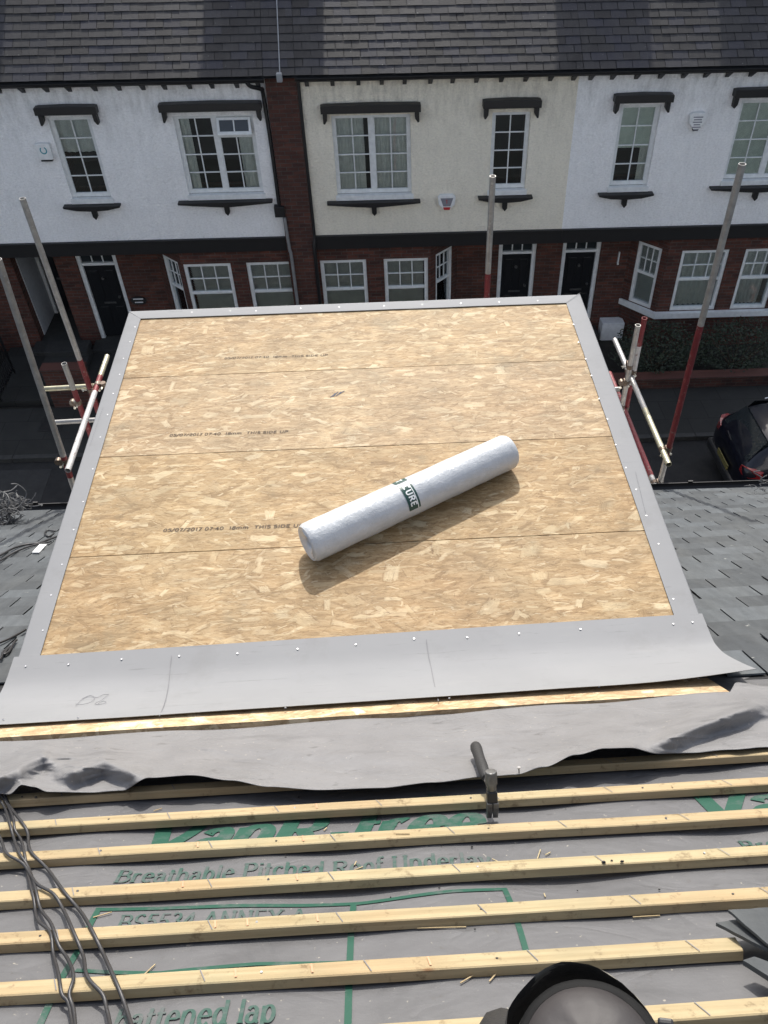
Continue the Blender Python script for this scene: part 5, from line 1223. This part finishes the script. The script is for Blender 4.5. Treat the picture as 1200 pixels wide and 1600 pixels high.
# pale tile offcut
def onmain(px, py, off=.03):
    d = ray(px, py); lo, hi = 1.0, 9.0
    for _ in range(40):
        mid = (lo+hi)/2; p_ = d*(mid/d.y)
        if p_.z > zmain(p_.x, p_.y)+off: lo = mid
        else: hi = mid
    return d*(lo/d.y)
c4 = [onmain(*p_) for p_ in ((50, 863), (61, 863), (73, 850), (62, 850))]; q = MB(); q.hexa([v-NS*.006 for v in c4], c4); tag(q.build('tile_offcut', MAT['boxw']), 'pale flat offcut lying on the left slates beside the trim', 'offcut')
# tangled netting caught in the gutters
def tangle(label, cx, cy, n, seed, sx, sy, sz):
    rr = random.Random(seed); c = onmain(cx, cy, .08); q = MB()
    for i in range(n):
        p_ = c+Vector((rr.uniform(-sx, sx), rr.uniform(-sy, sy), rr.uniform(0, sz*.4))); pts = [p_]
        for k in range(5): p_ = p_+Vector((rr.gauss(0, sx*.28), rr.gauss(0, sy*.3), rr.gauss(0, sz*.22))); p_.z = max(p_.z, c.z-.03); pts.append(p_)
        q.tube(smoothpath(pts, 4), rr.choice((.002, .0025, .003, .005)), 5)
    return tag(q.build('tangled_netting', simple('pale_netting', (.13, .13, .13), .7)), label, 'netting')
tangle('grey tangle of netting caught on the left gutter', 2, 806, 110, 4, .16, .12, .2); tangle('small grey tangle of netting on the right gutter edge', 1196, 762, 16, 9, .12, .06, .06)

# ================================================================== SCAFFOLD
sc = empty('scaffolding', (0, 5.7, -10.6), 'tube scaffolding standing around the eaves behind the dormer', 'scaffold')
RT = .02415
def tubes(name, pts, mats, label=None):
    """pts: break points along one straight tube, mats per piece"""
    parts = []; q = MB()
    for i in range(len(pts)-1):
        q.mi = i; a, b = Vector(pts[i]), Vector(pts[i+1])
        if len(pts) == 2: q.tube([a, b], RT, 18, ri=.020)
        else:
            q.tube([a, b], RT, 18, cap=(i > 0), ri=(.020 if i in (0, len(pts)-2) else None))
    o = q.build(name, mats, sc, smooth=True, auto=45)
    if label: o['label'] = label
    return o
def vert(px, py, Y, breaks, mats, zb=-10.7, label=None, low=None):
    t_ = ony(px, py, Y); k_ = 0
    if low: l_ = ony(low[0], low[1], Y); k_ = (l_.x-t_.x)/(l_.z-t_.z)
    X_ = lambda z: t_.x+k_*(z-t_.z)
    pts = [Vector((t_.x, Y, t_.z))]
    for b in breaks: z = ony(b[0], b[1], Y).z; pts.append(Vector((X_(z), Y, z)))
    pts.append(Vector((X_(zb), Y, zb-SHR*t_.x)))
    if low: t_ = l_
    return tubes('standard', pts, mats, label), t_
_, tL1 = vert(35, 310, 6.3, [(116, 562), (160, 700)], [MAT['galv'], MAT['red'], MAT['galv']], label='tall grey upright with a red foot, left')
_, tL2 = vert(-3, 405, 5.25, [(100, 712), (108, 745)], [MAT['galv'], MAT['red'], MAT['galv']], label='grey upright at the far left edge', low=(104, 728))
_, tL3 = vert(100, 568, 6.05, [(113, 608)], [MAT['galv'], MAT['red']], label='short upright with red lower half, left')
_, tM = vert(770, 275, 6.3, [(758, 427)], [MAT['galv'], MAT['red']], label='middle upright behind the dormer')
_, tR1 = vert(1160, 256, 5.25, [(1101, 508), (1042, 712)], [MAT['galv'], MAT['red'], MAT['galv']], label='tallest right upright, lower half red')
_, tR2 = vert(997, 508, 6.22, [], [MAT['galv']], label='short grey upright, right')
_, tR3 = vert(1007, 497, 6.32, [(995, 540), (982, 600)], [MAT['red'], MAT['wtube'], MAT['red']], label='short red and white upright, right')
a, b = onz(161, 557, -4.36), onz(112, 735, -4.36); a.x = b.x = tL2.x+.055; tubes('transom', [a, a+(b-a)*.20, a+(b-a)*.35, b], [MAT['galvy'], MAT['red'], MAT['wtube']], 'yellow stained, red and white tube along the left side')
a, b = onz(958, 531, -4.62), onz(1043, 709, -4.62); xx = tR1.x-.0; a = Vector((tR1.x-.052, a.y, a.z)); b = Vector((tR1.x-.052, 5.06, b.z)); tubes('transom', [a, a+(b-a)*.6, b], [MAT['galv'], MAT['galvy']], 'yellow stained open ended tube, right')
a, b = Vector((tR1.x-.052, 6.9, -5.0)), Vector((tR1.x-.052, 5.08, -5.0)); tubes('transom', [a, a+(b-a)*.86, b], [MAT['red'], MAT['galv']], 'red lower tube, right')
a = ony(66, 608, 6.36); tubes('ledger', [Vector((a.x, 6.36, a.z)), Vector((-1.2, 6.36, a.z))], [MAT['galvy']]); zl1 = a.z
a = ony(86, 660, 6.36); tubes('ledger', [Vector((a.x, 6.36, a.z)), Vector((2.3, 6.36, a.z))], [MAT['galv']])
def coupler(p_, d1, d2, seed=0):
    """right angle fitting: two clamp bands with wing bolts"""
    d1 = Vector(d1).normalized(); d2 = Vector(d2).normalized(); nn = d1.cross(d2).normalized(); p_ = Vector(p_)
    q = MB(); q.tube([p_-d1*.02, p_+d1*.02], .0285, 14); q.tube([p_+nn*.05-d2*.02, p_+nn*.05+d2*.02], .0285, 14); q.beam(p_-d1*.03+nn*.02, p_+d1*.03+nn*.02, .05, .02, nn); o = q.build('coupler', MAT['coupler'], sc, smooth=True, auto=40, bevel=.002)
    q = MB()
    for (c_, dd, ee) in ((p_, d2, d1), (p_+nn*.05, d1, d2)):
        for s_ in (-1,):
            e = c_+dd*s_*.034; q.tube([e, e+dd*s_*.045+Vector((0, 0, .01))], .0045, 8); q.tube([e+dd*s_*.026, e+dd*s_*.036], .010, 6)
    q.build('bolt', MAT['brass'], o)
X, Yv, Z = (1, 0, 0), (0, 1, 0), (0, 0, 1)
coupler((tL2.x, 5.25, -4.36), Z, Yv); coupler((tL1.x, 6.3, zl1), Z, X); coupler((tL3.x, 6.05, -4.36), Z, Yv); coupler((tL2.x+.055, 6.3, -4.36), Yv, Z)
coupler((tR1.x, 5.25, -4.62), Z, Yv); coupler((tR1.x, 5.25, -5.0), Z, Yv); coupler((tR2.x, 6.22, -4.62), Z, Yv); coupler((tR3.x, 6.32, -4.58), Z, Yv); coupler((tR2.x, 6.22, -4.9), Z, Yv); coupler((tR3.x, 6.32, -5.0), Z, X); coupler((tR2.x, 6.22, -4.45), Z, X)
for i in range(4):
    q = MB(); q.box(-2.25, 2.2, 5.32+i*.235, 5.32+i*.235+.225, -6.42, -6.382); q.build('scaffold_board', MAT['board'], sc, bevel=.004)
q = MB(); q.box(1.9, 2.36, 5.42, 5.64, -5.12, -5.082); q.build('scaffold_board', MAT['board'], sc, bevel=.004)
# ================================================================== LOOSE SLATES lower right
def lslate(c4px, offs, label, th=.006):
    c4 = [slope(a, b, o) for (a, b), o in zip(c4px, offs)]; q = MB(); N = 14
    def top_(u, v):
        p_ = (c4[0]*(1-u)+c4[1]*u)*(1-v)+(c4[3]*(1-u)+c4[2]*u)*v; e = .0014 if (u in (0, 1) or v in (0, 1)) else 0
        return p_+Vector((e*mnoise.noise(p_*40), e*mnoise.noise(p_*47+Vector((3, 0, 0))), 0))
    grid(q, N, N, top_); vt = len(q.v)
    grid(q, N, N, lambda u, v: top_(u, v)-NS*th)
    m = N+1; rim = [(i, 0) for i in range(N)]+[(N, j) for j in range(N)]+[(N-i, N) for i in range(N)]+[(0, N-j) for j in range(N)]
    idx = [j*m+i for i, j in rim]
    for a, b in zip(idx, idx[1:]+idx[:1]): q.f.append([a, b, vt+b, vt+a]); q.m.append(0)
    return tag(q.build('loose_slate', MAT['slate'], bevel=.0008), label, 'slate', 'loose slates at the lower right')
lslate([(1118, 1441), (1190, 1430), (1290, 1470), (1225, 1496)], (.034, .034, .05, .05), 'narrow loose slate with pointed end under the largest slate', .007)
lslate([(1137, 1421), (1300, 1412), (1330, 1478), (1222, 1494)], (.052, .052, .062, .060), 'largest loose slate, uppermost at the right edge')
lslate([(1160, 1500), (1178, 1494), (1290, 1535), (1262, 1560)], (.040, .040, .045, .045), 'loose slate lying lowest at the right edge, its left end sharp', .010)
lslate([(1225, 1500), (1320, 1490), (1360, 1620), (1250, 1640)], (.036, .036, .036, .036), 'loose slate farther right below the others')
# splinters
rr = random.Random(11)
for i, (px, py, L_, an) in enumerate([(842, 1329, .035, 1.2), (856, 1328, .015, .6), (851, 1395, .012, 1.6), (1050, 1240, .01, 1.4), (560, 1352, .02, .5), (555, 1344, .014, 1.3), (630, 1315, .03, -.1), (775, 1340, .02, -.8), (730, 1530, .03, .6), (770, 1528, .022, .9), (632, 1300, .012, 1.5), (160, 1428, .035, .4), (233, 1512, .03, 1.1), (246, 1262, .02, .5), (690, 1449, .09, -.05), (1010, 1430, .05, .0), (812, 1590, .012, 1.2), (508, 1290, .014, 1.1)]):
    p_ = slope(px, py, .004); h = max(hm(p_.x, s_of(p_))+.003, -.01); s_ = s_of(p_)
    onb = any(0 <= s_-bat_s(k, p_.x) <= .035 for k in range(len(bs))); h = .022 if onb else h
    d = Vector((cos(an), 0, 0))-US*sin(an); c0 = SP(p_.x, s_, h+.001); q = MB(); q.beam(c0-d*L_/2, c0+d*L_/2, .0022, .0014, NS); tag(q.build('wood_splinter', MAT['batten']), 'thin pale wood splinter scattered on the battened underlay', 'splinter', 'splinters on the underlay')

# broken slate crumbs along the battens
for i, (px, py, L_) in enumerate([(446, 1334, .010), (690, 1319, .007), (737, 1320, .012), (944, 1361, .016), (956, 1358, .009), (972, 1360, .014), (1091, 1243, .009), (884, 1258, .008), (466, 1243, .012), (58, 1257, .014), (36, 1256, .010), (742, 1453, .008), (902, 1384, .007), (686, 1383, .009), (1030, 1388, .008), (120, 1300, .006), (330, 1296, .007), (610, 1395, .007)]):
    p_ = slope(px, py, .004); s_ = s_of(p_); onb = any(0 <= s_-bat_s(k, p_.x) <= .035 for k in range(len(bs))); c0 = SP(p_.x, s_, (.0225 if onb else max(hm(p_.x, s_)+.003, -.01)))
    L_ *= .6; q = MB(); n_ = 6; pr_ = [(cos(k*1.047+i)*L_*rr.uniform(.5, 1)*.6, sin(k*1.047+i)*L_*rr.uniform(.4, .8)*.5) for k in range(n_)]
    vs = [c0+Vector((a_, 0, 0))+US*b_ for a_, b_ in pr_]+[c0+Vector((a_*.7, 0, 0))+US*b_*.7+NS*L_*.35 for a_, b_ in pr_]
    q.add(vs, [tuple(range(n_))[::-1], tuple(range(n_, 2*n_))]+[(k, (k+1) % n_, n_+(k+1) % n_, n_+k) for k in range(n_)]); tag(q.build('slate_crumb', MAT['rubber']), 'tiny dark crumb of broken slate along a batten', 'crumb', 'slate crumbs on the battens')
# ================================================================== KNEE OF THE PERSON TAKING THE PICTURE
kc = ray(915, 1655)*.66
def camo():
    m = NT('work_trousers'); P = m.pos(); f = m.noise(P, 14, 3, .5); g_ = m.noise(m.vmath('ADD', P, (3, 1, 2)), 26, 3, .5)
    c_ = m.mix(m.ramp(f, (.50, 0), (.56, 1)), (.014, .0135, .014), (.03, .029, .027)); c_ = m.mix(m.ramp(g_, (.54, 0), (.58, 1)), c_, (.20, .19, .16)); m.col(c_); m.rgh(.9); m.bump(m.noise(P, 300, 2), .3, .002); return m.m
pr = empty('person', SP(kc.x, 2.0, 0), 'knee of a person in dark patterned work trousers with a black knee pad', 'person')
vd0 = kc.normalized(); hip = Vector((kc.x+.02, kc.y-.44, kc.z-.10)); ank = Vector((kc.x, kc.y+.04, SP(0, (HY-kc.y-.04)/cos(PHI), 0).z+.13)); kn = kc+vd0*.07
me = bpy.data.meshes.new('trouser_leg'); pts = [hip, hip.lerp(kn, .5)+Vector((0, 0, .02)), hip.lerp(kn, .85)+Vector((0, 0, .008)), kn, kn.lerp(ank, .15)+Vector((0, .012, 0)), kn.lerp(ank, .55), ank]
o0 = Vector(pr.location); me.from_pydata([tuple(p_-o0) for p_ in pts], [(i, i+1) for i in range(len(pts)-1)], [])
lg = bpy.data.objects.new('trouser_leg', me); C.objects.link(lg); lg.parent = pr; me.materials.append(camo())
sk = lg.modifiers.new('skin', 'SKIN'); 
for v, r_ in zip(me.skin_vertices[0].data, (.09, .07, .045, .036, .045, .05, .05)): v.radius = (r_, r_)
me.skin_vertices[0].data[0].use_root = True
su = lg.modifiers.new('sub', 'SUBSURF'); su.levels = 2; su.render_levels = 2
q = MB(); bt = ank-Vector((0, 0, .02)); sole = [(-.045, -.09), (.045, -.09), (.05, .02), (.048, .12), (.03, .17), (-.03, .17), (-.048, .12), (-.05, .02)]
def bshape(z, sc_, dy=0): return [bt+Vector((a*sc_, b*sc_+dy, z-b*.55)) for a, b in sole]
ls = [bshape(-.10, 1), bshape(-.085, 1.03), bshape(-.05, .95), [bt+Vector((a*.9, min(b, .04)*.8, .03)) for a, b in sole], [bt+Vector((a*.95, min(b, .03)*.8, .10)) for a, b in sole]]
q.add([v for l_ in ls for v in l_], [(8*i+j, 8*i+(j+1) % 8, 8*i+8+(j+1) % 8, 8*i+8+j) for i in range(4) for j in range(8)]+[tuple(range(8)), tuple(32+j for j in range(8))]); q.build('boot', MAT['rubber'], pr, smooth=True, sub=1)
# trouser cloth bunched round the pad, the pad itself a scuffed dome in a thick rim
vd = kc.normalized(); pv = Vector((1, 0, 0)); pv = (pv-vd*pv.dot(vd)).normalized(); pu = vd.cross(pv).normalized()
if pu.y < 0: pu = -pu
nd = (-vd+pu*.25).normalized(); pu2 = (pu-nd*pu.dot(nd)).normalized()
RP_ = .0655
def padpt(a, r_, h): return kc+nd*(h+.004)+pv*.0035-pu2*.0055+(pu2*cos(a)+pv*sin(a))*RP_*.93*r_
q = MB(); NA = 56
def cl(u, v):
    a = u*2*pi; b = v*pi*.5; ca_ = max(0, cos(a+.42)); bul = 1+.07*ca_**2+.045*max(0, cos(a+.15))**10+.05*mnoise.noise(Vector((cos(a)*2, sin(a)*2, v*2)))
    r_ = RP_*(.90+.13*sin(b+.35))*bul
    return kc+nd*(.012-.075*v+.006*mnoise.noise(Vector((cos(a)*4, sin(a)*4, v*5))))+(pu2*cos(a)+pv*sin(a))*r_
grid(q, NA, 16, cl); q.build('trouser_knee', camo(), pr, smooth=True)
def ringmesh(rings, name, mat, par, cap=True):
    q = MB(); vs = [padpt(2*pi*k/NA, r_, h+.0012*mnoise.noise(Vector((k*.35, r_*9, 2)))) for r_, h in rings for k in range(NA)]
    fs = [(i*NA+k, i*NA+(k+1) % NA, (i+1)*NA+(k+1) % NA, (i+1)*NA+k) for i in range(len(rings)-1) for k in range(NA)]
    if cap: fs.append(tuple((len(rings)-1)*NA+k for k in range(NA)))
    q.add(vs, fs); return q.build(name, mat, par, smooth=True)
pd = ringmesh([(1.0, -.03), (1.0, -.002), (.985, .007), (.95, .0115), (.91, .013), (.86, .0135)], 'knee_pad', simple('pad_rim', (.008, .008, .008), .75, spec=.2), pr, False)
ringmesh([(.862, .0125), (.84, .0165), (.74, .023), (.60, .028), (.45, .031), (.30, .0335), (.12, .035)], 'pad_shell', mottled('scuffed_pad', (.024, .021, .021), (.042, .037, .037), 9, .6, .3, 60, .002), pd)
q = MB(); c_ = kc+pv*RP_*.93+pu2*.022+nd*.004; q.beam(c_, c_+pv*.012-pu2*.002, .006, .004, nd); q.build('pad_strap', MAT['plastic'], pd, bevel=.002)
